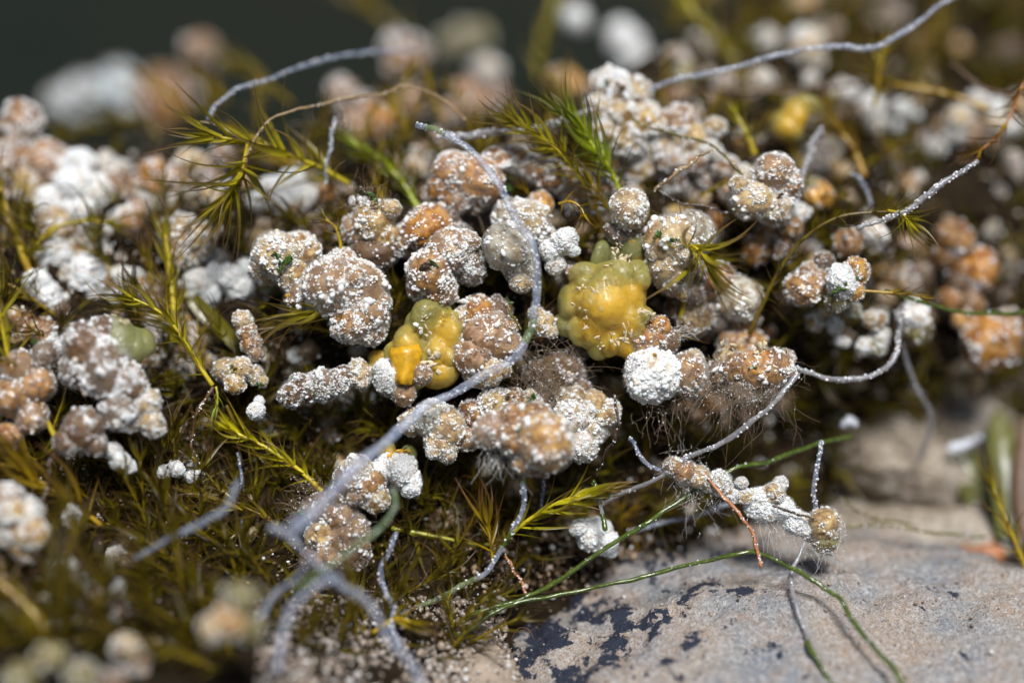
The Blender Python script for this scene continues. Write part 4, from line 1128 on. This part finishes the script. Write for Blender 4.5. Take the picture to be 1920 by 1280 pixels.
twig('dark stem behind the encrusted twig at right', [(1575, 930, 1.2, 4), (1610, 955, 1.4, 5), (1660, 975, 1.5, 5), (1720, 985, 1.6, 4)], 'olive')
twig('olive stem with white crumbs lying right of the encrusted twig', [(1580, 990, 1.2, 5), (1660, 985, 1.3, 5), (1740, 1000, 1.4, 5), (1850, 1010, 1.6, 5)], 'olive', crumbs=80)
twig('bent brown stem hung over the lower left moss', [(110, 820, -1.6, 6), (95, 870, -1.5, 5), (85, 920, -1.4, 5), (76, 970, -1.4, 4)], 'brown')
twig('dark hazy branch slanting behind the top right lumps', [(1290, 170, 2.4, 5), (1400, 175, 2.5, 6), (1500, 165, 2.6, 6), (1600, 160, 2.6, 6)], 'brown', crumbs=6)
twig('dark hazy branch at far right above the white lumps', [(1780, 120, 2.6, 5), (1830, 160, 2.4, 6), (1890, 180, 2.2, 6), (1930, 150, 2.2, 5)], 'brown', crumbs=6)
twig('short purple-brown splinter by the hair-wrapped nodule', [(975, 665, -.4, 4), (988, 685, -.4, 4), (1000, 705, -.4, 4)], 'dark', crumbs=4)
twig('dark splinter left of the torn yellow film', [(700, 710, -.2, 3), (725, 735, -.2, 4), (750, 755, -.2, 3)], 'dark', crumbs=4)
twig('dark green splinter beside the orange crusted nodule', [(952, 570, -.3, 5), (962, 592, -.3, 5), (975, 618, -.3, 4)], 'olive', crumbs=6)
twig('thin brown stem carrying small fruits near the crest left', [(640, 195, .9, 3), (645, 215, .9, 3), (648, 235, .9, 3)], 'straw', crumbs=16)

# encrusted twig (lower right) ---------------------------------------------------------
def encrusted():
    base = P(1400, 960, 0)
    root = tag(empty('encrusted_twig', base), 'bristly white-encrusted twig ending in a yellowish ball above the stone', 'twig')
    p = spline([(1245, 872, .1), (1300, 888, 0), (1360, 915, -.05), (1420, 940, -.1), (1480, 962, -.1), (1545, 985, -.1)], n=8)
    X = np.array([P(*a) for a in p]) - base
    V, F = tube(X, np.full(len(X), .1), 9, .2)
    obj('stem', np_mesh('stem', V, F, M['straw']), root)
    L = [(1262, 875, 20, 'tan', 'm'), (1285, 885, 24, 'tan', 's'), (1310, 893, 20, 'cream', 'm'), (1332, 905, 18, 'cream', 'd'), (1350, 905, 20, 'pearl', 'd'), (1378, 925, 18, 'white', 'w'), (1400, 930, 15, 'cream', 'd'), (1425, 945, 26, 'white', 'w'), (1450, 925, 18, 'cream', 'd'), (1462, 908, 14, 'white', 'd'), (1470, 955, 20, 'white', 'w'), (1490, 978, 22, 'white', 'w'), (1510, 985, 20, 'white', 'w'), (1545, 985, 32, 'cream', 's'), (1546, 1005, 28, 'olive', 's'), (1440, 960, 18, 'white', 'w'), (1540, 1030, 12, 'cream', 'd'), (1560, 1032, 10, 'tan', 'd'), (1390, 905, 12, 'white', 'd')]
    for px, py, r, st, de in L:
        k = random.randrange(NVAR); col = np.array(STY[st])
        o = obj('lobe', LOBE[k], root, P(px, py, -.1 + random.uniform(-.08, .08)) - base, col)
        o.color[3] = CHALK[de]; o.rotation_euler = [random.uniform(0, 6) for _ in range(3)]; o.scale = [r / 100 * random.uniform(.85, 1.2) for _ in range(3)]
        g = obj('granules', GRAN[k, de], o, None, col); g['kind'] = 'stuff'; g.scale = (1.04,) * 3
        f = obj('fuzz', FUZZ[k % 4], o); f['kind'] = 'stuff'; f.scale = (1.12,) * 3


encrusted()


# hair tufts -------------------------------------------------------------------
def hairs(label, roots, n, length, direction, mat, w_=.006, curl=.25, beads=.25, name='hair_tuft', cat_='hair tuft', jit=.35):
    V, F, ms = [], [], []
    base = P(*roots[0][:3])
    dirs = np.array(direction, float)
    o = 0
    clump = dirs / np.linalg.norm(dirs)
    for i in range(n):
        a = roots[random.randrange(len(roots))]
        p = P(a[0] + random.gauss(0, a[3] if len(a) > 3 else 14), a[1] + random.gauss(0, a[3] if len(a) > 3 else 14), a[2] + random.uniform(-.15, .15)) - base
        dv = dirs + RNG.normal(size=3) * jit
        dv /= np.linalg.norm(dv); L = length * random.uniform(.4, 1.15)
        if i % 5: dv = .45 * dv + .55 * clump; dv /= np.linalg.norm(dv)
        else: clump = dv
        c = RNG.normal(size=3) * curl; s0 = RNG.random() * 50
        X = np.array([p + dv * L * t + c * L * t * t * .7 + np.array([0, 0, -.3 * L * t * t * curl]) + L * .32 * t ** .5 * np.array(mnoise.noise_vector(Vector((t * 2.6 + s0, s0 * 3, i * .37)))) for t in np.linspace(0, 1, 10)])
        v, f = tube(X, np.linspace(w_, w_ * .5, 10), 3, 0)
        V.append(v); F.append(f + o); o += len(v)
        for t in range(7):
            if random.random() < beads * .2:
                ms.append((rot_rand() * random.uniform(.006, .014), X[t]))
    root = tag(empty(name, base), label, cat_)
    h = obj('hairs', np_mesh('hairs', np.vstack(V), np.vstack(F), M[mat]), root); h['kind'] = 'stuff'
    if ms:
        b = obj('crumbs', np_mesh('crumbs', *copies(ICO[1], ms), M['gran'], smooth=False), root, color=(.6, .55, .5)); b['kind'] = 'stuff'
    return root


DN = -UPV * 1.0 - FWD * .35
hairs('fan of fine brown hairs hanging from the bristly crust', [(1390, 715, -.15, 26), (1420, 720, -.15, 24), (1360, 730, 0, 20), (1450, 715, -.1, 22)], 230, .42, DN, 'bfuzz', beads=.4, jit=.5, w_=.004, curl=1.2)
hairs('mat of brown hair around the dusky nodule in the centre', [(1010, 690, .0, 24), (1040, 700, .05, 26), (1000, 730, 0, 26), (1060, 725, .1, 22)], 420, .36, -FWD * .5 - UPV * .1, 'bfuzz', curl=1.6, jit=1.0, w_=.005)
hairs('loose hairs under the encrusted twig', [(1300, 905, -.05, 22), (1340, 920, -.1, 22), (1280, 895, -.05, 16)], 110, .26, DN, 'fuzz', beads=.8, w_=.0035, curl=1.4, jit=.6)
hairs('short hairs on top of the encrusted twig left end', [(1268, 865, -.05, 14), (1300, 880, -.05, 16)], 60, .2, UPV - FWD * .2, 'fuzz', beads=.4, curl=1.2, w_=.004)
hairs('sparse hairs below the encrusted twig tip', [(1450, 975, -.1, 20), (1550, 1015, -.1, 20), (1500, 995, -.1, 18)], 150, .25, DN, 'fuzz', beads=.5, curl=.9, jit=.7, w_=.0045)
hairs('hairs trailing beneath the white ball', [(1230, 750, 0, 26), (1270, 745, .1, 22)], 70, .4, DN, 'bfuzz', beads=.5, curl=.9, jit=.6, w_=.0045)
hairs('hairs below the amber-flanked nodule', [(925, 845, -.7, 10), (940, 850, -.7, 12)], 70, .3, DN, 'fuzz', beads=.2, curl=.8, jit=.5, w_=.0045)
hairs('dark curved hairs on the green-capped nodule', [(665, 385, .1, 8), (715, 380, .1, 8), (690, 372, .1, 12)], 46, .42, UPV * 1.0, 'bfuzz', curl=.6, beads=.1, jit=.6)
hairs('hairs on the shaggy sand-coloured lump', [(560, 960, -.4, 16), (590, 925, -.4, 18), (640, 980, -.7, 30)], 220, .3, -FWD * .5 + UPV * .4, 'bfuzz', jit=.8, beads=.3)
hairs('tangle of fine hairs left of the bristly crust', [(1335, 690, 0, 16), (1330, 720, 0, 18)], 150, .35, -RGT * .6 - UPV * .3, 'bfuzz', curl=.7, jit=.7, beads=.5)
hairs('beaded hairs right of the rusty granular lump', [(1268, 625, 0, 6)], 18, .42, RGT * .9 + UPV * .2, 'fuzz', curl=.4, beads=.4)

# ================================================================== moss
K = sprig
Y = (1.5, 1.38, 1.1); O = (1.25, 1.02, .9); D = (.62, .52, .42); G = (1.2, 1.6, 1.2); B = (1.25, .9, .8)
MS = 'moss shoots growing through the crust'
K('moss shoot with swept-back rosette at upper left, tip pointing left', [(655, 345, 1.2), (600, 315, .9), (545, 292, .6), (490, 272, .35), (440, 262, .2), (400, 256, .1)], 155, 5, Y, start=.1, spread=(55, 24), n=24, tuft=10, group=MS)
K('drooping moss rosette with long needles spread to lower left', [(465, 265, .2), (458, 300, .2), (450, 335, .15), (430, 365, .05)], 175, 4, Y, start=.35, spread=(70, 35), n=20, tuft=12, group=MS)
K('left of two moss shoots leaning over the arched row of lumps', [(1100, 350, .6), (1075, 315, .5), (1045, 280, .45), (1010, 252, .4), (970, 228, .35)], 112, 4.5, Y, n=34, spread=(48, 22), group=MS)
K('right of two moss shoots leaning over the arched row of lumps', [(1165, 365, .7), (1145, 320, .6), (1120, 285, .5), (1095, 250, .5), (1065, 215, .45)], 118, 4.5, G, n=32, spread=(48, 20), group=MS)
K('small moss shoot just right of the arched row', [(1150, 405, .4), (1128, 375, .4), (1110, 345, .4)], 80, 3.5, O, n=16, group=MS)
K('dry star-shaped moss tip below the arched row of lumps', [(1048, 382, .1), (1070, 378, -.05), (1088, 388, -.1), (1095, 402, -.15)], 56, 3, B, n=8, tuft=9, spread=(80, 55), group=MS)
K('star-shaped moss tip pointing lower right beside the tall cream nodule', [(1275, 600, .5), (1285, 555, .3), (1290, 510, 0), (1288, 470, -.2), (1300, 462, -.4), (1325, 485, -.6)], 125, 5, Y, n=16, start=.5, tuft=11, spread=(60, 34), group=MS)
K('yellow-stemmed moss shoot leaning left below the white rosette', [(398, 722, -.1), (360, 665, -.1), (325, 610, -.1), (292, 580, -.15), (250, 560, -.2)], 105, 5, Y, n=26, spread=(55, 25), group=MS)
K('tall leaning moss stem at the left edge', [(112, 835, -.9), (85, 785, -.9), (50, 730, -.95), (22, 690, -1.0), (5, 620, -1.1), (-8, 560, -1.2)], 130, 6, Y, n=18, spread=(45, 20), group=MS)
K('moss tuft with long needles pointing left under the veiled nodule', [(700, 575, .2), (650, 574, .0), (610, 578, -.15), (570, 588, -.25)], 125, 5, Y, n=16, start=.3, spread=(48, 18), tuft=12, group=MS)
K('bright yellow moss stem slanting down right in the dark left hollow', [(605, 922, .1), (560, 880, .1), (510, 845, .1), (465, 822, .1), (430, 805, .1)], 105, 5, (2.1, 2.0, 1), n=26, spread=(52, 25), group=MS)
K('brown-needled moss shoot left of the shaggy lump', [(520, 982, -.1), (480, 960, -.15), (440, 947, -.2), (400, 942, -.25)], 130, 5, O, n=20, spread=(35, 14), group=MS)
K('long moss stem curving across the lower left', [(445, 1098, -.3), (400, 1060, -.35), (345, 1030, -.4), (290, 1008, -.5), (230, 990, -.6), (170, 975, -.7)], 120, 6, O, n=30, spread=(55, 28), group=MS)
K('fan of long brown moss needles at the lower left edge', [(190, 985, -1.0), (140, 945, -1.1), (90, 915, -1.2), (40, 880, -1.3)], 165, 5, B, n=20, spread=(50, 20), group=MS)
K('bright moss shoot reaching right below the amber-flanked nodule', [(935, 1030, -.2), (965, 995, -.25), (1000, 968, -.3), (1045, 942, -.35), (1095, 928, -.4)], 112, 5, (2.0, 1.95, 1), n=20, spread=(50, 12), tuft=10, group=MS)
K('short dark moss shoot standing at the base of the bright one', [(925, 1060, -.2), (920, 1015, -.25), (915, 985, -.3)], 95, 3, B, n=10, spread=(30, 10), group=MS)
K('toothed moss shoot above the veiled nodule, leaf arching left', [(642, 480, .2), (637, 450, .15), (628, 425, .1), (610, 412, .05)], 58, 4, O, n=10, spread=(60, 60), group=MS)
K('long dark moss stalk with a star tip, right of centre', [(1405, 625, .6), (1430, 570, .5), (1465, 500, .4), (1510, 445, .3), (1570, 408, .25), (1640, 398, .2), (1690, 398, .1), (1705, 402, 0)], 58, 4.5, (.55, .5, .4), n=34, spread=(70, 60), tuft=0, stem_tint=(.4, .32, .25), group=MS)
K('green star of leaves at the end of the long dark stalk', [(1665, 395, .1), (1688, 400, 0), (1702, 412, -.1)], 80, 3, Y, n=8, tuft=9, spread=(70, 45), group=MS)
K('thin dry moss shoot pointing right from the patched nodule', [(1615, 545, .1), (1660, 548, .1), (1700, 552, .1), (1725, 556, .1)], 52, 3, B, n=12, spread=(20, 14), start=.3, group=MS)
K('reddish moss shoot slanting in from the right edge', [(1960, 90, 1.0), (1915, 165, .9), (1895, 215, .7), (1870, 255, .6), (1838, 282, .5)], 68, 4, (1.25, .8, .6), n=26, spread=(65, 40), stem_tint=(1.2, .5, .4), group=MS)
K('hazy yellow moss rosette below the top right thread', [(1640, 200, 2.4), (1645, 160, 2.4), (1650, 125, 2.4), (1655, 100, 2.4)], 100, 5, O, n=12, tuft=10, spread=(60, 40), group=MS)
K('hazy orange-stemmed moss shoot lying level, upper right', [(1850, 205, 2.4), (1790, 180, 2.5), (1720, 165, 2.6), (1660, 155, 2.7)], 80, 6, (1.4, 1.0, .8), n=18, spread=(40, 20), group=MS)
K('hazy olive moss shoot at the top right of centre', [(1385, 140, 4.8), (1355, 85, 4.8), (1320, 45, 4.8), (1285, 10, 4.9)], 120, 4, Y, n=16, spread=(30, 15), group=MS)
K('olive moss shoot behind the hazy amber jelly', [(1415, 290, 1.6), (1400, 250, 1.6), (1380, 215, 1.7)], 80, 6, Y, n=10, spread=(35, 20), group=MS)
K('hazy moss shoot above the rusty double nodule', [(790, 400, 1.4), (755, 345, 1.5), (715, 300, 1.6), (670, 275, 1.7)], 100, 6, G, n=18, spread=(40, 20), group=MS)
K('upright yellow-green moss shoots left of centre', [(325, 640, .5), (325, 570, .6), (318, 510, .7), (310, 440, .8)], 95, 7, Y, n=18, spread=(28, 15), group=MS)
K('hazy yellow shoot under the bright left lumps', [(60, 470, 1.2), (100, 430, 1.2), (150, 415, 1.3), (200, 418, 1.3)], 80, 7, Y, n=10, spread=(30, 15), group=MS)
K('hazy olive shoot at the left edge middle', [(60, 520, 1.0), (35, 460, 1.0), (15, 400, 1.1), (0, 350, 1.1)], 90, 8, O, n=14, spread=(35, 15), group=MS)
K('thick olive moss stem at the lower left edge', [(110, 1240, -3.2), (70, 1160, -3.1), (20, 1110, -3.0), (-20, 1080, -3)], 80, 14, O, n=10, spread=(40, 20), group=MS)
K('moss shoot with white crumbs at the right edge over the stone', [(1930, 1080, .9), (1905, 1020, .9), (1880, 960, .9), (1860, 910, 1.0)], 85, 5, O, n=14, spread=(35, 15), group=MS)
K('thin bright shoot lying level in the dark hollow below the chalk lump', [(735, 990, .2), (790, 1000, .2), (850, 1012, .25), (890, 1020, .3)], 40, 5, (1.1, 1.25, 1), n=10, spread=(18, 10), group=MS)
K('curved yellow stem deep in the dark hollow', [(850, 1085, .7), (870, 1040, .6), (890, 1025, .6), (920, 1020, .6)], 50, 6, Y, n=6, spread=(30, 14), group=MS)
K('yellow leaves by the two black stubs at the bottom', [(700, 1185, -1.2), (740, 1160, -1.3), (770, 1165, -1.4)], 90, 5, (1.5, 1.2, .8), n=8, spread=(30, 12), group=MS)
K('yellow sprout beside the lower end of the green threads', [(850, 1180, -.6), (845, 1150, -.6), (838, 1125, -.6)], 50, 4, Y, n=8, spread=(50, 25), group=MS)
K('green sprout hanging under the nodule with a green pit', [(405, 725, -.05), (408, 745, -.1), (404, 765, -.12)], 45, 3, G, n=8, spread=(30, 12), group=MS)
K('dark moss shoot trailing right from the dark left hollow', [(425, 760, .2), (445, 800, .2), (480, 850, .2), (520, 880, .3)], 80, 4, D, n=18, spread=(45, 25), group=MS)
K('hazy olive shoot rising at the top centre', [(1010, 150, 7), (1010, 100, 7), (1025, 50, 7.2), (1040, 10, 7.5)], 110, 4, Y, n=12, spread=(30, 15), group=MS)
K('hazy olive shoot far back at the top left of centre', [(800, 130, 9), (770, 80, 9), (730, 40, 9.4), (690, 5, 10)], 150, 4, O, n=14, spread=(30, 15), group=MS)
K('hazy shoot far back by the pinkish ball', [(500, 170, 8), (480, 140, 8), (440, 120, 8)], 110, 4, Y, n=10, spread=(35, 20), group=MS)
K('hazy brown shoot behind the left end of the crest', [(300, 260, 5), (260, 225, 5), (200, 235, 5.2), (140, 245, 5.4)], 130, 8, D, n=16, spread=(50, 25), group=MS)
K('olive shoot right of the tall cream nodule, low', [(1270, 640, .6), (1280, 600, .5), (1300, 580, .5)], 70, 4, O, n=8, spread=(60, 50), group=MS)
K('hazy orange-brown shoot in the upper right dark patch', [(1620, 330, 2.2), (1600, 280, 2.3), (1570, 240, 2.4)], 90, 8, (1.2, .8, .6), n=12, spread=(40, 20), group=MS)

CNAME = dict(tan='tan', brown='brown', orange='orange', cream='cream', white='white', pink='pinkish', amber='amber', olive='olive')
USED = set()


def beside(what, px, py):
    """name a small thing by the named nodule nearest to it"""
    near = sorted(ANCHOR, key=lambda a: math.hypot(px - a[0], py - a[1]))
    for ax, ay, r, nm in near[:40]:
        a = math.degrees(math.atan2(ay - py, px - ax))
        w_ = ('right of', 'above and right of', 'above', 'above and left of', 'left of', 'below and left of', 'below', 'below and right of')[int(((a + 22.5) % 360) // 45)]
        if math.hypot(px - ax, py - ay) < r * .55: w_ = 'hard against'
        t = '%s %s the %s' % (what, w_, nm)
        if t not in USED:
            USED.add(t); return t
    return t


# ---- filler shoots in the gaps (their needles joined: they are too blurred or dark to pick apart)
FM = 'dark moss shoots in the gaps'
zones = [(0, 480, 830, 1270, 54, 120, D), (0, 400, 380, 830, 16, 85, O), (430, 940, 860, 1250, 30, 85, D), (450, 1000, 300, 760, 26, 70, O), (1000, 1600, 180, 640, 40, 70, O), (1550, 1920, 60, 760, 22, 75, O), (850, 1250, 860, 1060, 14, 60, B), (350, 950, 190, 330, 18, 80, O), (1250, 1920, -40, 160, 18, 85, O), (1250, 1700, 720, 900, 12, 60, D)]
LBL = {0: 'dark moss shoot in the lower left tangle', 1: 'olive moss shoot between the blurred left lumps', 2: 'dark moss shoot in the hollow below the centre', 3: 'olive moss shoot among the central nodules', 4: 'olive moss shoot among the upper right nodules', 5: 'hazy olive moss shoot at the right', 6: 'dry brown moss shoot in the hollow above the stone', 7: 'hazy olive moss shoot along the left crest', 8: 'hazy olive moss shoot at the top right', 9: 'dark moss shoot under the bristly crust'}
for zi, (xa, xb, ya, yb, cnt, L, tint) in enumerate(zones):
    for _ in range(cnt):
        px, py = random.uniform(xa, xb), random.uniform(ya, yb)
        d0 = float(surf(px, py)) + .1
        ang = random.uniform(-.9, .9) + (-.5 if px < 700 else .2)
        ln = L * random.uniform(.8, 1.6)
        tx, ty = math.sin(ang), math.cos(ang)
        out = random.uniform(.3, .8)
        tt = np.array(tint) * random.uniform(.8, 1.5)
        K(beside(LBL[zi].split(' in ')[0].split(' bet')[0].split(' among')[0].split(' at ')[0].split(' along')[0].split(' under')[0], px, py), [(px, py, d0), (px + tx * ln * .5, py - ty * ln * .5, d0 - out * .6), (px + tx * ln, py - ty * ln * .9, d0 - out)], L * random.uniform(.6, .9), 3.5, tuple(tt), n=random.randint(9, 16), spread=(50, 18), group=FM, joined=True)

# ---- filler nodules set into the bank between the named ones
FG = {}
fz = [(0, 420, 250, 690, 60, (18, 36), ['pink', 'tan', 'white', 'white', 'cream', 'cream'], 'small blurred lump among the left nodules'),
      (0, 420, 800, 1280, 16, (9, 20), ['white', 'cream', 'brown', 'olive'], 'small blurred lump in the lower left moss'),
      (420, 1000, 290, 800, 38, (16, 30), ['brown', 'tan', 'tan', 'cream', 'olive'], 'small dusky lump between the central nodules'),
      (1000, 1500, 200, 820, 44, (16, 30), ['brown', 'tan', 'cream', 'orange', 'tan'], 'small dusky lump between the right central nodules'),
      (1300, 1920, -40, 420, 42, (14, 30), ['tan', 'cream', 'white', 'brown', 'brown', 'amber'], 'small hazy lump in the upper right'),
      (1480, 1920, 420, 760, 16, (14, 28), ['brown', 'tan', 'cream'], 'small hazy lump at the right'),
      (1000, 1400, 40, 200, 8, (18, 30), ['tan', 'olive', 'white', 'brown'], 'small hazy lump behind the turret'),
      (480, 1250, 800, 1060, 14, (9, 18), ['brown', 'cream', 'tan'], 'small crumb-like lump in the lower hollow')]
for xa, xb, ya, yb, cnt, (r0, r1), stl, lb in fz:
    made = 0
    for _ in range(cnt * 3):
        if made >= cnt: break
        px, py = random.uniform(xa, xb), random.uniform(ya, yb)
        if py < crest(px) + 15: continue
        if any(math.hypot(px - h[0], py - h[1]) < h[2] * .8 for h in HERO): continue
        r = random.uniform(r0, r1); st = random.choice(stl)
        d0 = float(surf(px, py)) + .1
        m2 = [(px, py, r, 0)]
        for _k in range(random.randint(0, 2)):
            m2.append((px + random.uniform(-1, 1) * r, py + random.uniform(-.8, .8) * r, r * random.uniform(.5, .85), random.uniform(-.1, .1)))
        N(beside('%s %s lump' % ('tiny' if r < 16 else 'small' if r < 24 else 'middling', CNAME[st]), px, py), st, random.choice('mddw' if st == 'white' else 'ssmd'), d0, m2, group=lb + 's', fuzz=False)
        made += 1

# ---- crust rubble and moss carpet: the uncountable small growth that covers the bank
def rubble():
    vs = []
    for k in range(6):
        off = Vector((k * 5.1, 3, k))
        V = np.array([v * (1 + .3 * mnoise.noise(Vector(v) * 1.3 + off) + .16 * mnoise.noise(Vector(v) * 3.4 + off)) for v in ICO[3][0]])
        vs.append((V, ICO[3][1]))
    per = [[] for _ in range(6)]; gr = []
    for _ in range(900):
        px, py = random.uniform(-60, 1980), random.uniform(60, 1180)
        if py < crest(px) + 8 or random.random() < (py - 780) / 500: continue
        r = random.uniform(6, 24) / 100
        p = P(px, py, float(surf(px, py)) + random.uniform(-.15, .25))
        per[random.randrange(6)].append((rot_rand() @ np.diag(r * RNG.uniform(.7, 1.2, 3)), p))
        for _k in range(random.randint(0, 26)):
            dv = RNG.normal(size=3) - FWD * .8 + np.array([0, 0, .3]); dv /= np.linalg.norm(dv)
            gr.append((rot_rand() * min(.05, .018 * math.exp(random.gauss(0, .5))), p + dv * r * .95))
    o = obj('crust_rubble', np_mesh('crust_rubble', *cat([copies(vs[k], per[k]) for k in range(6)]), M['rubble']))
    tag(o, 'small brown and cream crust rubble between the nodules', kind='stuff')
    o = obj('rubble_granules', np_mesh('rubble_granules', *copies(ICO[1], gr), M['gran']), color=(.6, .5, .4))
    tag(o, 'white granules on the crust rubble', kind='stuff')


rubble()


def carpet():
    V, F, t_, m_, o = [], [], [], [], 0
    cache = []
    for me in LEAF:
        co = np.empty(len(me.vertices) * 3, np.float32); me.vertices.foreach_get('co', co)
        fi = np.empty(len(me.loops), np.int32); me.loops.foreach_get('vertex_index', fi)
        ta = np.empty(len(co) // 3, np.float32); me.attributes['t'].data.foreach_get('value', ta)
        ma = np.empty(len(co) // 3, np.float32); me.attributes['m'].data.foreach_get('value', ma)
        cache.append((co.reshape(-1, 3), fi.reshape(-1, 3), ta, ma))
    for _ in range(9500):
        px, py = random.uniform(-80, 2000), random.uniform(-20, 1240)
        if py < crest(px) or random.random() < .3 and px > 420 and py < 800: continue
        if px > 900 and py > 1060: continue
        if px < 430 and 230 < py < 680 and random.random() < .65: continue
        co, fi, ta, ma = cache[random.randrange(NLEAF)]
        dv = RNG.normal(size=3) * .75 - FWD * .55 + np.array([0, 0, .5]); dv /= np.linalg.norm(dv)
        A = frame(dv, RNG.normal(size=3)) * (random.uniform(.25, .8) if not (px < 900 and py > 760) else random.uniform(.4, 1.25))
        p = P(px, py, float(surf(px, py)) + .05)
        V.append(co @ A.T + p); F.append(fi + o); t_.append(ta); m_.append(ma); o += len(co)
    for _ in range(900):
        px, py = random.uniform(-40, 1950), random.uniform(0, 1120)
        if py < crest(px) - 5 or (px > 900 and py > 1040): continue
        if any(math.hypot(px - q[0], py - q[1]) < q[2] * .7 for q in HERO): continue
        T = RNG.normal(size=3) * .6 - FWD * .5 + np.array([-.2 if px < 800 else .15, 0, .75]); T /= np.linalg.norm(T)
        p0 = P(px, py, float(surf(px, py)) - random.uniform(.05, .45)); L = random.uniform(.45, 1.1)
        for q in range(random.randint(6, 14)):
            co, fi, ta, ma = cache[random.randrange(NLEAF)]
            dv = T + RNG.normal(size=3) * .42; dv /= np.linalg.norm(dv)
            V.append(co @ (frame(dv, RNG.normal(size=3)) * L * random.uniform(.6, 1.1)).T + p0 + T * random.uniform(0, L * .5)); F.append(fi + o); t_.append(ta); m_.append(ma); o += len(co)
    ob = obj('moss_carpet', np_mesh('moss_carpet', np.vstack(V), np.vstack(F), M['leaf'], attrs={'t': np.concatenate(t_), 'm': np.concatenate(m_)}), color=(.78, .70, .52))
    tag(ob, 'tangle of fine moss needles covering the bank', kind='stuff')


carpet()

# ---- loose grains on the bank and on the stone
def grains(name, label, cnt, x0, x1, y0, y1, rmin, rmax, mat, lift=.12):
    ms = []
    for _ in range(cnt):
        px, py = random.uniform(x0, x1), random.uniform(y0, y1)
        if py < crest(px): continue
        p = P(px, py, float(surf(px, py)) - random.uniform(0, lift) - .12)
        r = random.uniform(rmin, rmax) * random.random() ** .8 + .006
        ms.append((rot_rand() @ np.diag(r * RNG.uniform(.5, 1.5, 3)), p))
    o = obj(name, np_mesh(name, *copies(ICO[1], ms), M[mat], smooth=False))
    tag(o, label, kind='stuff')


grains('crust_grains', 'loose white and brown grains over the bank', 8000, -100, 2000, 100, 1150, .01, .045, 'bits', .3)
grains('sand_grains', 'sand grains in the lower hollow', 2500, 480, 950, 1120, 1300, .02, .08, 'sand', .1)

grains('edge_grains', 'grit gathered along the top edge of the stone', 1500, 860, 1700, 1000, 1110, .015, .07, 'bits', .5)


def rock_grains(name, label, ob, n, r0, r1):
    me = ob.data; mw = Matrix.LocRotScale(ob.location, ob.rotation_euler, None)
    ms = []
    for i in RNG.choice(len(me.polygons), n):
        p = me.polygons[int(i)]
        nrm = mw.to_3x3() @ p.normal
        if nrm.z < .1: continue
        c = np.array(mw @ p.center) + RNG.normal(size=3) * .03
        r = r0 + r1 * random.random() ** 3
        ms.append((rot_rand() @ np.diag(r * RNG.uniform(.5, 1.4, 3)), c + np.array(nrm) * r * .2))
    o = obj(name, np_mesh(name, *copies(ICO[1], ms), M['sand'], smooth=False))
    tag(o, label, kind='stuff')


rock_grains('stone_grains', 'fine sand grains on the stone', ROCK, 12000, .008, .034)
rock_grains('shelf_grains', 'coarse sand on the rubbly shelf', SHELF, 6000, .01, .06)


def fine_roots():
    V, F, o = [], [], 0
    for _ in range(420):
        px, py = random.uniform(0, 1900), random.uniform(250, 1200)
        if py < crest(px) + 30: continue
        d0 = float(surf(px, py)) - .2
        pts = [(px, py, d0)]
        a = random.uniform(0, 6.28)
        for _k in range(4):
            a += random.gauss(0, .7)
            px += math.cos(a) * random.uniform(8, 26); py += math.sin(a) * random.uniform(8, 22)
            d0 -= random.uniform(-.06, .12)
            pts.append((px, py, d0))
        q = spline(pts, n=4); X = np.array([P(*z) for z in q])
        v, f = tube(X, np.full(len(X), random.uniform(.006, .014)), 4, .1)
        V.append(v); F.append(f + o); o += len(v)
    tag(obj('fine_roots', np_mesh('fine_roots', np.vstack(V), np.vstack(F), M['brown'])), 'fine brown rootlets through the crust', kind='stuff')


fine_roots()

# hummocks under far lumps, so that they stand on ground
for px, py, d in ((180, 260, 10.5), (310, 265, 10.5), (378, 150, 8.5), (762, 165, 6.5), (655, 230, 5.5), (912, 170, 8.5), (870, 115, 11), (1172, 130, 7.5), (1078, 70, 7), (500, 185, 8), (790, 150, 9), (1010, 160, 7)):
    q = P(px, py, d); BUMPS.append((q[0], q[1] + .6, q[2] - .2))
build_ground()
build_mound()
